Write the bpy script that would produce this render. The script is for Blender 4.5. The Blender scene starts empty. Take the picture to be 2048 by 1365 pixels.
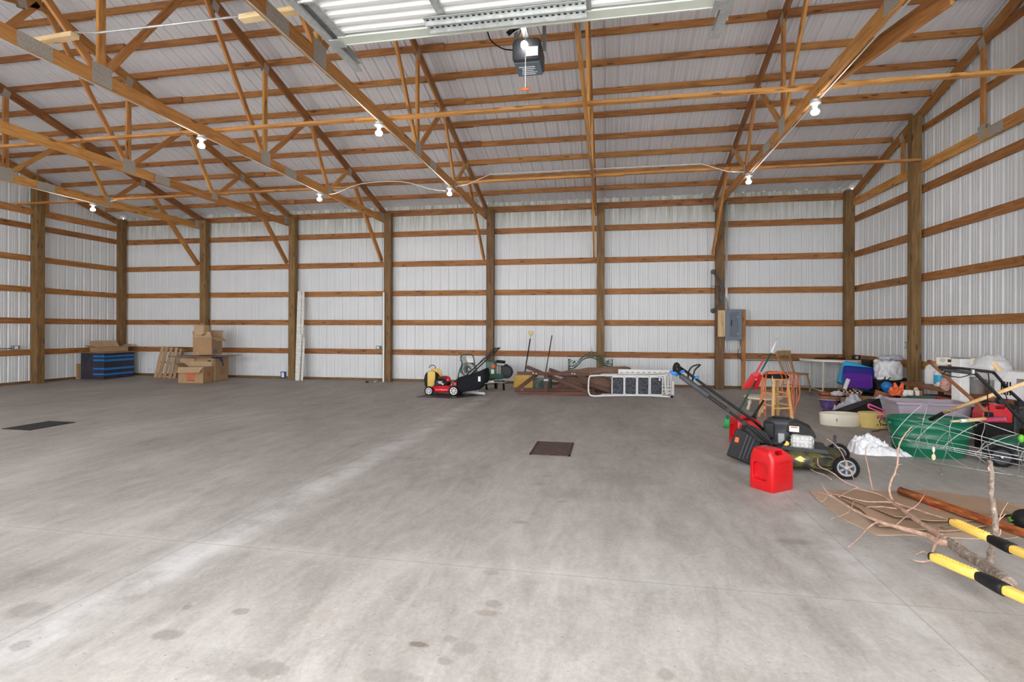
import bpy, bmesh, math, random
from mathutils import Vector as V, Matrix, Euler
random.seed(7)
C = bpy.context.scene.collection
PI = math.pi
R = math.radians

# ------------------------------------------------ camera, sky, exposure
YAW, ROLL, FPX, HORIZ, EYE = 0.1812, -0.0037, 1045.59, 660.2, 1.3645
cam_d = bpy.data.cameras.new('camera')
cam_d.sensor_width = 36.0
cam_d.lens = 36.0 * FPX / 2048.0
cam_d.shift_y = -(682.5 - HORIZ) / 2048.0
cam_d.clip_start = 0.05
cam = bpy.data.objects.new('camera', cam_d)
C.objects.link(cam)
cam.location = (0, 0, EYE)
cam.matrix_world = (Matrix.Translation((0, 0, EYE)) @ Matrix.Rotation(YAW, 4, 'Z') @
                    Matrix.Rotation(PI / 2, 4, 'X') @ Matrix.Rotation(-ROLL, 4, 'Z'))
bpy.context.scene.camera = cam
sc = bpy.context.scene
sc.view_settings.view_transform = 'Standard'
sc.view_settings.look = 'None'
sc.view_settings.gamma = 1.0
sc.view_settings.use_curve_mapping = False
sc.view_settings.exposure = 0.0
world = bpy.data.worlds.new('overcast_sky')
sc.world = world
world.use_nodes = True
wn = world.node_tree.nodes
bgn = wn['Background']
bgn.inputs['Color'].default_value = (0.97, 0.98, 1.0, 1)
bgn.inputs['Strength'].default_value = 9.0
sc.cycles.max_bounces = 8
sc.cycles.diffuse_bounces = 6
sc.cycles.glossy_bounces = 4
sc.cycles.transparent_max_bounces = 8
sc.cycles.sample_clamp_indirect = 6.0

# the building, metres: x along the far wall, y into the barn, z up
BAY = 2.743
X0 = -13.891
XL, XR = X0 - 0.11, X0 + 7 * BAY + 0.11
YB, YF = 13.0, 0.12
RIDGE = 6.56
SL = 0.295
EAVE = 4.50
def roofz(y):            # underside of the roof sheets
    return EAVE + 0.09 + SL * (YB - y if y > RIDGE else y - YF)

def ray(px, py):
    a, b = px - 1024, py - HORIZ
    u = a * math.cos(ROLL) + b * math.sin(ROLL); v = -a * math.sin(ROLL) + b * math.cos(ROLL)
    x = u / FPX
    return V((x * math.cos(YAW) - math.sin(YAW), x * math.sin(YAW) + math.cos(YAW), -v / FPX))
def on_y(px, py, Y):
    r = ray(px, py); t = Y / r.y; return V((r.x * t, Y, EYE + r.z * t))
def on_z(px, py, Z=0.0):
    r = ray(px, py); t = (Z - EYE) / r.z; return V((r.x * t, r.y * t, Z))

# ------------------------------------------------ materials
class NT:
    def __init__(s, name):
        s.m = bpy.data.materials.new(name); s.m.use_nodes = True
        s.t = s.m.node_tree; s.b = s.t.nodes['Principled BSDF']
    def n(s, ty, **kw):
        o = s.t.nodes.new(ty)
        for k, v in kw.items():
            if k.startswith('i_'):
                kk = k[2:]; kk = int(kk) if kk.isdigit() else kk.replace('_', ' ')
                s.put(o.inputs[kk], v)
            else: setattr(o, k, v)
        return o
    def put(s, sock, v):
        if hasattr(v, 'is_output'): s.t.links.new(v, sock)
        elif isinstance(v, (tuple, list)) and len(v) == 3 and sock.type == 'RGBA': sock.default_value = (*v, 1)
        else: sock.default_value = v
    def math(s, op, a, b=0.0, c=None, clamp=False):
        o = s.n('ShaderNodeMath', operation=op, use_clamp=clamp)
        s.put(o.inputs[0], a); s.put(o.inputs[1], b)
        if c is not None: s.put(o.inputs[2], c)
        return o.outputs[0]
    def mix(s, f, a, b, bt='MIX'):
        o = s.n('ShaderNodeMix', data_type='RGBA', blend_type=bt)
        s.put(o.inputs[0], f); s.put(o.inputs[6], a); s.put(o.inputs[7], b)
        return o.outputs[2]
    def noise(s, vec, scale, detail=4, rough=.55, dist=0.0):
        o = s.n('ShaderNodeTexNoise'); s.put(o.inputs['Scale'], scale); o.inputs['Detail'].default_value = detail
        o.inputs['Roughness'].default_value = rough; o.inputs['Distortion'].default_value = dist
        if vec is not None: s.put(o.inputs['Vector'], vec)
        return o.outputs['Fac']
    def ramp(s, f, stops):
        o = s.n('ShaderNodeValToRGB'); s.put(o.inputs[0], f); e = o.color_ramp.elements
        while len(e) < len(stops): e.new(.5)
        for k, (p, c) in enumerate(stops):
            e[k].position = p; e[k].color = (*c, 1) if isinstance(c, (tuple, list)) else (c, c, c, 1)
        return o.outputs[0]
    def coord(s, which='Object', scale=None, shift=None):
        v = s.n('ShaderNodeTexCoord').outputs[which]
        if scale or shift is not None:
            m = s.n('ShaderNodeMapping'); s.put(m.inputs['Vector'], v)
            if scale: m.inputs['Scale'].default_value = scale
            if shift is not None: s.put(m.inputs['Location'], shift)
            v = m.outputs[0]
        return v
    def base(s, c): s.put(s.b.inputs['Base Color'], c)
    def bump(s, h, strength=.3, dist=.01):
        o = s.n('ShaderNodeBump'); o.inputs['Strength'].default_value = strength; o.inputs['Distance'].default_value = dist
        s.put(o.inputs['Height'], h); s.put(s.b.inputs['Normal'], o.outputs[0])

def plain(name, col, rough=.5, metal=0.0, var=.12, scale=14.0, bump=0.0, spec=None, coat=0.0, trans=0.0, alpha=1.0):
    """a colour with a little wear in it"""
    t = NT(name)
    n = t.noise(t.coord(), scale, 5)
    lo = tuple(c * (1 - var) for c in col); hi = tuple(min(1, c * (1 + var)) for c in col)
    t.base(t.ramp(n, [(.3, lo), (.7, hi)]))
    t.b.inputs['Roughness'].default_value = rough
    t.b.inputs['Metallic'].default_value = metal
    if coat: t.b.inputs['Coat Weight'].default_value = coat
    if trans: t.b.inputs['Transmission Weight'].default_value = trans
    if alpha < 1: t.b.inputs['Alpha'].default_value = alpha
    if spec is not None: t.b.inputs['Specular IOR Level'].default_value = spec
    if bump: t.bump(n, bump, .01)
    return t.m

def wood(name, dark, mid, light, grain=1.0, knots=True, rough=.65):
    t = NT(name)
    rnd = t.n('ShaderNodeObjectInfo').outputs['Random']
    off = t.n('ShaderNodeCombineXYZ'); t.put(off.inputs[0], t.math('MULTIPLY', rnd, 71.0)); t.put(off.inputs[1], t.math('MULTIPLY', rnd, 13.0))
    v = t.coord('Object', (1.0, 9.0 * grain, 9.0 * grain), off.outputs[0])
    n1 = t.noise(v, 1.6, 6, .6, 1.2)
    n2 = t.noise(t.coord('Object', (2.0, 60.0, 60.0), off.outputs[0]), 1.5, 3, .6)
    f = t.math('ADD', t.math('MULTIPLY', n1, .75), t.math('MULTIPLY', n2, .3))
    col = t.ramp(f, [(.33, dark), (.52, mid), (.70, light)])
    if knots:
        vo = t.n('ShaderNodeTexVoronoi', feature='F1'); t.put(vo.inputs['Vector'], t.coord('Object', (2.3, 9.0, 9.0), off.outputs[0])); vo.inputs['Scale'].default_value = 1.0
        k = t.ramp(vo.outputs['Distance'], [(.10, 1.0), (.19, 0.0)])
        col = t.mix(t.math('MULTIPLY', k, .75), col, tuple(c * .28 for c in dark))
    hsv = t.n('ShaderNodeHueSaturation'); t.put(hsv.inputs['Color'], col)
    t.put(hsv.inputs['Value'], t.math('ADD', t.math('MULTIPLY', rnd, .35), .82))
    t.put(hsv.inputs['Hue'], t.math('ADD', t.math('MULTIPLY', rnd, .012), .494))
    t.base(hsv.outputs[0]); t.b.inputs['Roughness'].default_value = rough
    t.bump(f, .25, .004)
    return t.m

M = {}
M['lumber'] = wood('treated_lumber', (.16, .062, .020), (.335, .138, .038), (.47, .215, .070))
M['truss'] = wood('truss_pine', (.28, .115, .028), (.52, .235, .060), (.65, .34, .115))
M['post'] = wood('weathered_post', (.085, .045, .015), (.185, .10, .035), (.27, .155, .06))
M['pine'] = wood('fresh_pine', (.55, .36, .17), (.74, .54, .29), (.84, .66, .40))
M['brownboard'] = wood('brown_stained_boards', (.045, .018, .011), (.095, .036, .021), (.135, .056, .035), knots=False)
M['redboard'] = wood('reddish_boards', (.07, .022, .013), (.13, .042, .022), (.17, .065, .04), knots=False)
M['chairwood'] = wood('worn_chair_wood', (.22, .12, .05), (.40, .25, .12), (.52, .36, .20), knots=False, rough=.5)
M['stoolwood'] = wood('varnished_stool_wood', (.45, .22, .07), (.68, .40, .15), (.78, .52, .24), knots=False, rough=.4)
M['paletwood'] = wood('pallet_wood', (.22, .13, .06), (.40, .25, .13), (.52, .36, .20))
M['handlewood'] = wood('ash_handle', (.52, .30, .13), (.70, .45, .22), (.80, .58, .34), knots=False)
M['barkyhandle'] = wood('old_brown_handle', (.16, .06, .025), (.30, .12, .045), (.38, .18, .08), knots=False)

# white ribbed steel, with green-grey grime washed down from the eave
def steel(name, col, grime=0.0, rough=.42):
    t = NT(name)
    g = t.n('ShaderNodeNewGeometry').outputs['Position']
    n = t.noise(g, 1.3, 5, .6)
    c = t.ramp(n, [(.3, tuple(x * .93 for x in col)), (.7, col)])
    if grime:
        sp = t.n('ShaderNodeSeparateXYZ'); t.put(sp.inputs[0], g)
        m = t.n('ShaderNodeMapping'); t.put(m.inputs['Vector'], g); m.inputs['Scale'].default_value = (7, 7, .5)
        s2 = t.noise(m.outputs[0], 1.5, 6, .7)
        hgt = t.math('MULTIPLY', t.math('SUBTRACT', sp.outputs[2], 3.55, clamp=True), 1.1, clamp=True)
        f = t.math('MULTIPLY', hgt, t.ramp(s2, [(.36, 0.0), (.60, 1.0)]))
        c = t.mix(t.math('MULTIPLY', f, grime), c, (.30, .31, .20))
        n3 = t.noise(g, 5.0, 6, .75)
        low = t.math('SUBTRACT', 1.0, t.math('MULTIPLY', sp.outputs[2], 1.5), clamp=True)
        f2 = t.math('MULTIPLY', low, t.ramp(n3, [(.56, 0.0), (.68, 1.0)]))
        c = t.mix(t.math('MULTIPLY', f2, .35), c, (.33, .28, .22))
    t.base(c); t.b.inputs['Roughness'].default_value = rough
    t.b.inputs['Metallic'].default_value = 0.0
    return t.m
M['wallsteel'] = steel('white_wall_steel', (.72, .745, .76), .8, .36)
M['sidesteel'] = steel('white_gable_steel', (.72, .745, .76), .0, .36)
M['roofsteel'] = steel('white_roof_steel', (.70, .70, .725), 0)

def galv(name, col=(.55, .57, .56), sc_=26):
    t = NT(name)
    vo = t.n('ShaderNodeTexVoronoi'); t.put(vo.inputs['Vector'], t.coord()); vo.inputs['Scale'].default_value = sc_
    bw = t.n('ShaderNodeRGBToBW'); t.put(bw.inputs[0], vo.outputs['Color']); t.base(t.mix(.35, col, bw.outputs[0], 'SOFT_LIGHT')); t.b.inputs['Metallic'].default_value = .55
    t.b.inputs['Roughness'].default_value = .38
    return t.m
M['galv'] = galv('galvanised_steel')
M['door'] = plain('door_white_enamel', (.80, .81, .79), .4, var=.04, scale=3)
M['doorrail'] = plain('door_painted_rail', (.62, .66, .58), .45, var=.06, scale=4)
M['conduit'] = plain('pale_conduit', (.66, .65, .60), .35, .5, var=.06)
t = NT('truss_plate'); vo = t.n('ShaderNodeTexVoronoi'); t.put(vo.inputs['Vector'], t.coord('Object', (130, 130, 60))); vo.inputs['Scale'].default_value = 1
t.base(t.ramp(vo.outputs['Distance'], [(.12, (.16, .145, .12)), (.40, (.52, .50, .45))])); t.b.inputs['Metallic'].default_value = .5; t.b.inputs['Roughness'].default_value = .45
t.bump(vo.outputs['Distance'], .6, .004); M['plate'] = t.m
M['white'] = plain('white_plastic', (.80, .80, .79), .4, var=.05)
M['whitepaint'] = plain('white_paint', (.78, .77, .74), .5, var=.05)
M['cream'] = plain('cream_plastic', (.78, .72, .60), .45, var=.05, scale=6)
M['orangeprint'] = plain('orange_red_print', (.62, .12, .04), .8, var=.2, scale=30)
t = NT('dark_stained_box'); n = t.noise(t.coord(), 5, 5, .65); t.base(t.ramp(n, [(.35, (.022, .024, .034)), (.6, (.04, .035, .05)), (.75, (.02, .05, .14))])); t.b.inputs['Roughness'].default_value = .6; M['stripebox'] = t.m
M['pinkbag'] = plain('pale_pink_bag', (.72, .42, .36), .5, var=.15, bump=.2)
M['black'] = plain('black_plastic', (.010, .010, .011), .5, var=.3, spec=.3)
M['blackmetal'] = plain('black_metal', (.008, .008, .009), .35, .0, var=.3, spec=.35)
M['rubber'] = plain('black_rubber', (.011, .010, .010), .8, var=.3, scale=40, spec=.2)
M['fabric'] = plain('black_fabric', (.013, .014, .018), .9, var=.4, scale=60, bump=.3, spec=.2)
M['darkgrey'] = plain('dark_grey_plastic', (.038, .040, .046), .5, var=.2, spec=.35)
M['grey'] = plain('grey_metal', (.30, .31, .32), .4, .4, var=.12)
M['alu'] = plain('bright_aluminium', (.62, .62, .62), .3, .7, var=.12, scale=30)
M['red'] = plain('red_plastic', (.52, .006, .010), .30, var=.1, scale=8, bump=.05)
M['redpaint'] = plain('red_enamel', (.58, .012, .022), .25, var=.12, coat=.4)
M['darkred'] = plain('dark_red_enamel', (.20, .012, .02), .3, var=.2)
M['magenta'] = plain('magenta_red_paint', (.30, .015, .06), .3, var=.15)
M['orange'] = plain('orange_cord', (.80, .15, .045), .45, var=.08)
M['yellow'] = plain('yellow_plastic', (.84, .55, .11), .4, var=.08)
M['paleyellow'] = plain('pale_yellow_plastic', (.84, .66, .24), .45, var=.05)
M['pink'] = plain('pink_cord', (.80, .13, .34), .45, var=.08)
M['green'] = plain('dark_green_plastic', (.008, .14, .075), .35, var=.12, scale=5)
M['greenmetal'] = plain('green_enamel', (.012, .085, .055), .35, var=.25)
M['brightgreen'] = plain('bright_green_bristle', (.03, .50, .15), .6, var=.25, scale=80)
M['lime'] = plain('lime_plastic', (.10, .40, .03), .45)
M['blue'] = plain('blue_plastic', (.012, .20, .62), .35, var=.12)
M['skyblue'] = plain('sky_blue_tote', (.03, .40, .72), .3, var=.12, scale=4)
M['bowblue'] = plain('dark_camouflage_blue', (.012, .028, .075), .4, var=.6, scale=22)
M['navy'] = plain('navy_plastic', (.012, .022, .24), .35, var=.15)
M['purple'] = plain('purple_plastic', (.10, .012, .30), .35, var=.12)
M['mauve'] = plain('mauve_grey_plastic', (.36, .31, .36), .5, var=.06, scale=4)
M['panelgrey'] = plain('breaker_panel_grey', (.13, .17, .21), .45, .1, var=.05)
M['panelgrey2'] = plain('breaker_cover_grey', (.085, .11, .14), .4, .1, var=.05)
M['terracotta'] = plain('terracotta', (.42, .13, .055), .8, var=.25)
M['brick'] = plain('dusty_brown_rim', (.30, .14, .09), .8, var=.25)
M['purplepot'] = None
t = NT('painted_purple_pot'); n = t.noise(t.coord(), 9, 4, .7); t.base(t.ramp(n, [(.38, (.07, .06, .30)), (.54, (.17, .10, .30)), (.62, (.36, .12, .07))])); t.b.inputs['Roughness'].default_value = .5; M['purplepot'] = t.m
M['bag'] = plain('white_bag_film', (.80, .81, .84), .35, var=.08, scale=20, bump=.25)
M['greybag'] = plain('grey_white_bag_film', (.50, .54, .60), .4, var=.25, scale=16, bump=.35)
M['rust'] = None
t = NT('rusty_copper_pipe'); n = t.noise(t.coord('Object', (3, 14, 14)), 3, 6, .7); t.base(t.ramp(n, [(.35, (.17, .045, .018)), (.55, (.42, .12, .03)), (.68, (.62, .30, .16))])); t.b.inputs['Roughness'].default_value = .4; t.b.inputs['Metallic'].default_value = .35; M['rust'] = t.m
def card(name, col):
    t = NT(name)
    v = t.coord('Object', (1, 1, 1)); n = t.noise(v, 5, 5, .6); n2 = t.noise(t.coord('Object', (2, 2, 90)), 1, 2)
    t.base(t.ramp(t.math('ADD', t.math('MULTIPLY', n, .8), t.math('MULTIPLY', n2, .2)), [(.3, tuple(c * .82 for c in col)), (.68, col)])); t.b.inputs['Roughness'].default_value = .85
    t.bump(n, .1, .01)
    return t.m
M['card'] = card('brown_cardboard', (.42, .26, .135)); M['card2'] = card('pale_cardboard', (.52, .36, .215)); M['card3'] = card('dusty_flat_cardboard', (.35, .235, .155))
M['cardlow'] = card('greyed_pale_cardboard', (.44, .325, .235))
M['card2b'] = card('mid_cardboard', (.40, .265, .17))
M['fadedprint'] = plain('faded_orange_print', (.50, .20, .12), .85, var=.25, scale=40)
M['greyprint'] = plain('faded_grey_print', (.17, .15, .12), .85, var=.25, scale=40)
M['bark'] = None
t = NT('grey_bark'); n = t.noise(t.coord('Object', (1, 1, 1)), 34, 6, .7); t.base(t.ramp(n, [(.35, (.13, .095, .075)), (.55, (.27, .21, .17)), (.7, (.48, .42, .36))])); t.b.inputs['Roughness'].default_value = .9; t.bump(n, .6, .01); M['bark'] = t.m
M['twig'] = plain('pale_reddish_twig', (.42, .27, .20), .8, var=.3, scale=30)
M['cutwood'] = plain('fresh_cut_wood', (.72, .58, .36), .7)
M['carpet'] = None
t = NT('speckled_brown_carpet'); n = t.noise(t.coord(), 55, 5, .8); t.base(t.ramp(n, [(.36, (.11, .055, .035)), (.5, (.28, .165, .11)), (.64, (.46, .33, .25))])); t.b.inputs['Roughness'].default_value = .95; t.bump(n, .8, .02); M['carpet'] = t.m
t = NT('worn_camouflage'); n = t.noise(t.coord(), 9, 3, .5); t.base(t.ramp(n, [(.36, (.012, .012, .008)), (.45, (.045, .042, .014)), (.55, (.10, .088, .022)), (.66, (.035, .022, .012))])); t.b.inputs['Roughness'].default_value = .5; M['camo'] = t.m
t = NT('scuffed_black_tread'); n = t.noise(t.coord(), 22, 5, .7); t.base(t.ramp(n, [(.4, (.018, .021, .030)), (.75, (.13, .14, .17))])); t.b.inputs['Roughness'].default_value = .75; M['tread'] = t.m
t = NT('peeling_white_paint'); n = t.noise(t.coord('Object', (9, 9, 1.3)), 4, 6, .75); t.base(t.ramp(n, [(.41, (.16, .13, .10)), (.455, (.74, .73, .69)), (.7, (.82, .81, .78))])); t.b.inputs['Roughness'].default_value = .6; M['peel'] = t.m
t = NT('iron_grate'); n = t.noise(t.coord(), 18, 5, .7); t.base(t.ramp(n, [(.35, (.035, .017, .016)), (.7, (.10, .058, .052))])); t.b.inputs['Roughness'].default_value = .7; M['grate'] = t.m
M['grateblack'] = plain('black_iron_grate', (.016, .014, .015), .7, var=.4, scale=30)
def glow(name, col, e):
    t = NT(name); t.base(col); t.put(t.b.inputs['Emission Color'], (*col, 1)); t.b.inputs['Emission Strength'].default_value = e; return t.m
M['bulb'] = glow('lit_bulb', (1.0, .97, .92), 14.0)
M['openerbulb'] = glow('lit_opener_bulb', (1.0, .98, .95), 22.0)
t = NT('clear_plastic_jug'); t.base((.86, .88, .90)); t.b.inputs['Roughness'].default_value = .25; t.b.inputs['Alpha'].default_value = .38; M['clear'] = t.m

# ------------------------------------------------ mesh building
def frame(p0, p1, up=V((0, 0, 1))):
    x = (V(p1) - V(p0)); L = x.length; x.normalize(); up = V(up)
    y = up.cross(x)
    if y.length < 1e-4: y = V((0, 1, 0)).cross(x)
    if y.length < 1e-4: y = V((1, 0, 0)).cross(x)
    y.normalize(); z = x.cross(y)
    m = Matrix((x, y, z)).transposed().to_4x4(); m.translation = V(p0)
    return m, L

class MB:
    def __init__(s): s.v = []; s.f = []; s.mi = []; s.sm = []; s.mats = []; s.cur = 0
    def mat(s, m):
        if m not in s.mats: s.mats.append(m)
        s.cur = s.mats.index(m); return s
    def add(s, vs, fs, smooth=False):
        b = len(s.v); s.v += [V(p) for p in vs]
        for f in fs: s.f.append([b + i for i in f]); s.mi.append(s.cur); s.sm.append(smooth)
        return s
    def box(s, c, d, m=None):
        """box of full size d centred at c, optional matrix"""
        x, y, z = d[0] / 2, d[1] / 2, d[2] / 2; c = V(c)
        vs = [V((i * x, j * y, k * z)) + c for i in (-1, 1) for j in (-1, 1) for k in (-1, 1)]
        if m: vs = [m @ p for p in vs]
        return s.add(vs, [(0, 1, 3, 2), (4, 6, 7, 5), (0, 4, 5, 1), (2, 3, 7, 6), (0, 2, 6, 4), (1, 5, 7, 3)])
    def bar(s, p0, p1, w, h, up=(0, 0, 1)):
        m, L = frame(p0, p1, up)
        return s.box((L / 2, 0, 0), (L, w, h), m)
    def tube(s, pts, r, n=8, closed=False, caps=True):
        pts = [V(p) for p in pts]; N = len(pts); rr = r if isinstance(r, (list, tuple)) else [r] * N
        vs = []; nrm = None
        for i, p in enumerate(pts):
            if closed: t = pts[(i + 1) % N] - pts[i - 1]
            elif i == 0: t = pts[1] - p
            elif i == N - 1: t = p - pts[-2]
            else: t = (pts[i + 1] - p).normalized() + (p - pts[i - 1]).normalized()
            if t.length < 1e-9: t = V((0, 0, 1))
            t.normalize()
            if nrm is None: nrm = t.orthogonal().normalized()
            else:
                nrm = nrm - t * nrm.dot(t)
                nrm = nrm.normalized() if nrm.length > 1e-6 else t.orthogonal().normalized()
            b = t.cross(nrm)
            for k in range(n):
                a = 2 * PI * k / n; vs.append(p + (nrm * math.cos(a) + b * math.sin(a)) * rr[i])
        fs = []
        for i in range(N if closed else N - 1):
            j = (i + 1) % N
            for k in range(n): fs.append((i * n + k, i * n + (k + 1) % n, j * n + (k + 1) % n, j * n + k))
        s.add(vs, fs, True)
        if caps and not closed:
            b = len(s.v) - N * n
            s.f.append([b + k for k in reversed(range(n))]); s.mi.append(s.cur); s.sm.append(False)
            s.f.append([b + (N - 1) * n + k for k in range(n)]); s.mi.append(s.cur); s.sm.append(False)
        return s
    def lathe(s, prof, n=24, m=None, smooth=True, sx=1.0, sy=1.0, caps=True):
        """prof: (radius, z) pairs, revolved about local z"""
        vs = []
        for (r, z) in prof:
            for k in range(n):
                a = 2 * PI * k / n; vs.append(V((r * math.cos(a) * sx, r * math.sin(a) * sy, z)))
        if m: vs = [m @ p for p in vs]
        fs = []
        for i in range(len(prof) - 1):
            for k in range(n): fs.append((i * n + k, i * n + (k + 1) % n, (i + 1) * n + (k + 1) % n, (i + 1) * n + k))
        s.add(vs, fs, smooth)
        if caps:
            b = len(s.v) - len(vs)
            for e, o in ((0, -1), (len(prof) - 1, 1)):
                if prof[e][0] > 1e-5:
                    ring = [b + e * n + k for k in range(n)]
                    s.f.append(ring[::o]); s.mi.append(s.cur); s.sm.append(False)
        return s
    def cyl(s, p0, p1, r, n=16, r2=None):
        m, L = frame(p0, p1); q = m @ Matrix.Rotation(PI / 2, 4, 'Y')
        return s.lathe([(r, 0), (r2 if r2 is not None else r, L)], n, q)
    def ell(s, c, d, nu=16, nv=10, m=None):
        prof = [(max(1e-4, math.sin(PI * i / nv)), -math.cos(PI * i / nv)) for i in range(nv + 1)]
        q = (m or Matrix()) @ Matrix.Translation(V(c)) @ Matrix.Diagonal((d[0], d[1], d[2], 1))
        return s.lathe(prof, nu, q, caps=False)
    def prism(s, poly, z0, z1, m=None, smooth=False):
        """polygon in local xy, extruded z0..z1"""
        n = len(poly)
        vs = [V((p[0], p[1], z0)) for p in poly] + [V((p[0], p[1], z1)) for p in poly]
        if m: vs = [m @ p for p in vs]
        s.add(vs, [tuple(reversed(range(n))), tuple(range(n, 2 * n))])
        return s.add(vs, [(k, (k + 1) % n, n + (k + 1) % n, n + k) for k in range(n)], smooth)
    def loft(s, secs, closed=True, smooth=True, caps=True):
        n = len(secs[0]); vs = [V(p) for q in secs for p in q]; fs = []
        for i in range(len(secs) - 1):
            for k in range(n if closed else n - 1): fs.append((i * n + k, i * n + (k + 1) % n, (i + 1) * n + (k + 1) % n, (i + 1) * n + k))
        s.add(vs, fs, smooth)
        if caps and closed:
            b = len(s.v) - len(vs)
            s.f.append([b + k for k in reversed(range(n))]); s.mi.append(s.cur); s.sm.append(False)
            s.f.append([b + (len(secs) - 1) * n + k for k in range(n)]); s.mi.append(s.cur); s.sm.append(False)
        return s
    def torus(s, c, r, t, m=None, n=24, k=8, sy=1.0):
        pts = [V((math.cos(2 * PI * i / n) * r, math.sin(2 * PI * i / n) * r * sy, 0)) + V(c) for i in range(n)]
        if m: pts = [m @ p for p in pts]
        return s.tube(pts, t, k, closed=True)
    def build(s, name, m=None, parent=None, bevel=0.0, seg=2, mw=None, sub=0, solid=0.0, recalc=True):
        me = bpy.data.meshes.new(name); me.from_pydata([tuple(p) for p in s.v], [], s.f)
        for q in (s.mats or [m or 'white']): me.materials.append(M[q])
        if m and s.mats: pass
        for p, a, b in zip(me.polygons, s.mi, s.sm): p.material_index = a; p.use_smooth = b
        me.update()
        if recalc:
            bm = bmesh.new(); bm.from_mesh(me); bmesh.ops.remove_doubles(bm, verts=bm.verts, dist=1e-6); bmesh.ops.recalc_face_normals(bm, faces=bm.faces); bm.to_mesh(me); bm.free()
        o = bpy.data.objects.new(name, me); C.objects.link(o)
        if parent is not None: o.parent = parent
        if mw is not None: o.matrix_basis = mw
        if bevel:
            b = o.modifiers.new('bevel', 'BEVEL'); b.width = bevel; b.segments = seg; b.limit_method = 'ANGLE'; b.angle_limit = R(35); b.harden_normals = False
        if solid:
            b = o.modifiers.new('solid', 'SOLIDIFY'); b.thickness = solid; b.offset = 0
        if sub:
            b = o.modifiers.new('sub', 'SUBSURF'); b.levels = sub; b.render_levels = sub
        return o

def tag(o, label=None, cat=None, group=None, kind=None):
    if label: o['label'] = label
    if cat: o['category'] = cat
    if group: o['group'] = group
    if kind: o['kind'] = kind
    return o
def thing(name, label, cat, loc=(0, 0, 0), rz=0.0, group=None, kind=None):
    o = bpy.data.objects.new(name, None); C.objects.link(o); o.empty_display_size = .1
    o.location = loc; o.rotation_euler = (0, 0, rz)
    return tag(o, label, cat, group, kind)
def board(name, p0, p1, w, h, mat, parent=None, up=(0, 0, 1), bevel=.004):
    """a timber whose grain runs along its own length; w across, h along `up`; coordinates in the parent's frame"""
    m, L = frame(p0, p1, up); mb = MB().box((L / 2, 0, 0), (L, w, h))
    return mb.build(name, mat, parent, bevel=bevel, seg=1, mw=m)
def lerp(a, b, t): return V(a) * (1 - t) + V(b) * t
def arc(c, r, a0, a1, n, ax='xz'):
    c = V(c); out = []
    for i in range(n + 1):
        a = a0 + (a1 - a0) * i / n; d = (math.cos(a) * r, math.sin(a) * r)
        out.append(c + (V((d[0], 0, d[1])) if ax == 'xz' else V((d[0], d[1], 0)) if ax == 'xy' else V((0, d[0], d[1]))))
    return out
def rrect(w, h, r, n=5, cx=0.0, cy=0.0):
    out = []
    for (sx, sy, a) in ((1, 1, 0), (-1, 1, PI / 2), (-1, -1, PI), (1, -1, 3 * PI / 2)):
        for i in range(n + 1):
            t = a + PI / 2 * i / n; out.append((cx + sx * (w / 2 - r) + r * math.cos(t), cy + sy * (h / 2 - r) + r * math.sin(t)))
    return out
def smoothpath(pts, n=6):
    """Catmull-Rom through the points"""
    P = [V(p) for p in pts]; P = [P[0] * 2 - P[1]] + P + [P[-1] * 2 - P[-2]]; out = []
    for i in range(1, len(P) - 2):
        a, b, c, d = P[i - 1:i + 3]
        for k in range(n):
            t = k / n; out.append(.5 * ((2 * b) + (c - a) * t + (2 * a - 5 * b + 4 * c - d) * t * t + (3 * b - a - 3 * c + d) * t ** 3))
    out.append(P[-2]); return out
def text(name, body, size, m4, mat, parent=None, extrude=.0008, align='CENTER'):
    cu = bpy.data.curves.new(name, 'FONT'); cu.body = body; cu.size = size; cu.extrude = extrude; cu.align_x = align; cu.align_y = 'CENTER'
    cu.resolution_u = 2
    tmp = bpy.data.objects.new(name, cu); C.objects.link(tmp)
    dg = bpy.context.evaluated_depsgraph_get(); me = bpy.data.meshes.new_from_object(tmp.evaluated_get(dg))
    bpy.data.objects.remove(tmp); me.materials.clear(); me.materials.append(M[mat]); me.name = name
    o = bpy.data.objects.new(name, me); C.objects.link(o); o.matrix_basis = m4
    if parent is not None: o.parent = parent
    return o
def clip(o, t='structure'): o['kind'] = t; return o
# ================================================ the building
# concrete floor: two saw joints each way, dusty bands beside them, oil spots, tyre prints
t = NT('concrete_floor')
pos = t.n('ShaderNodeNewGeometry').outputs['Position']
sp = t.n('ShaderNodeSeparateXYZ'); t.put(sp.inputs[0], pos); fx, fy = sp.outputs[0], sp.outputs[1]
def mapped(sx, sy, rot=0.0):
    m = t.n('ShaderNodeMapping'); t.put(m.inputs['Vector'], pos); m.inputs['Scale'].default_value = (sx, sy, 1); m.inputs['Rotation'].default_value = (0, 0, rot); return m.outputs[0]
big = t.noise(mapped(.9, .45, -.15), .9, 6, .62, .6)
mid = t.noise(mapped(3.0, .8, -.12), 1.3, 7, .68, .8)
fine = t.noise(pos, 38, 8, .9)
mott = t.noise(mapped(1.7, .8, -.1), 5.5, 9, .82, .4)
f = t.math('ADD', t.math('ADD', t.math('MULTIPLY', big, .28), t.math('MULTIPLY', mott, .26)), t.math('ADD', t.math('MULTIPLY', mid, .22), t.math('MULTIPLY', fine, .30)))
col = t.ramp(f, [(.40, (.185, .168, .155)), (.465, (.285, .266, .250)), (.525, (.355, .338, .320)), (.61, (.47, .452, .432))])
warm = t.noise(mapped(.35, .35), 1.1, 3)
col = t.mix(t.math('MULTIPLY', warm, .35), col, (.46, .40, .33), 'SOFT_LIGHT')
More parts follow.
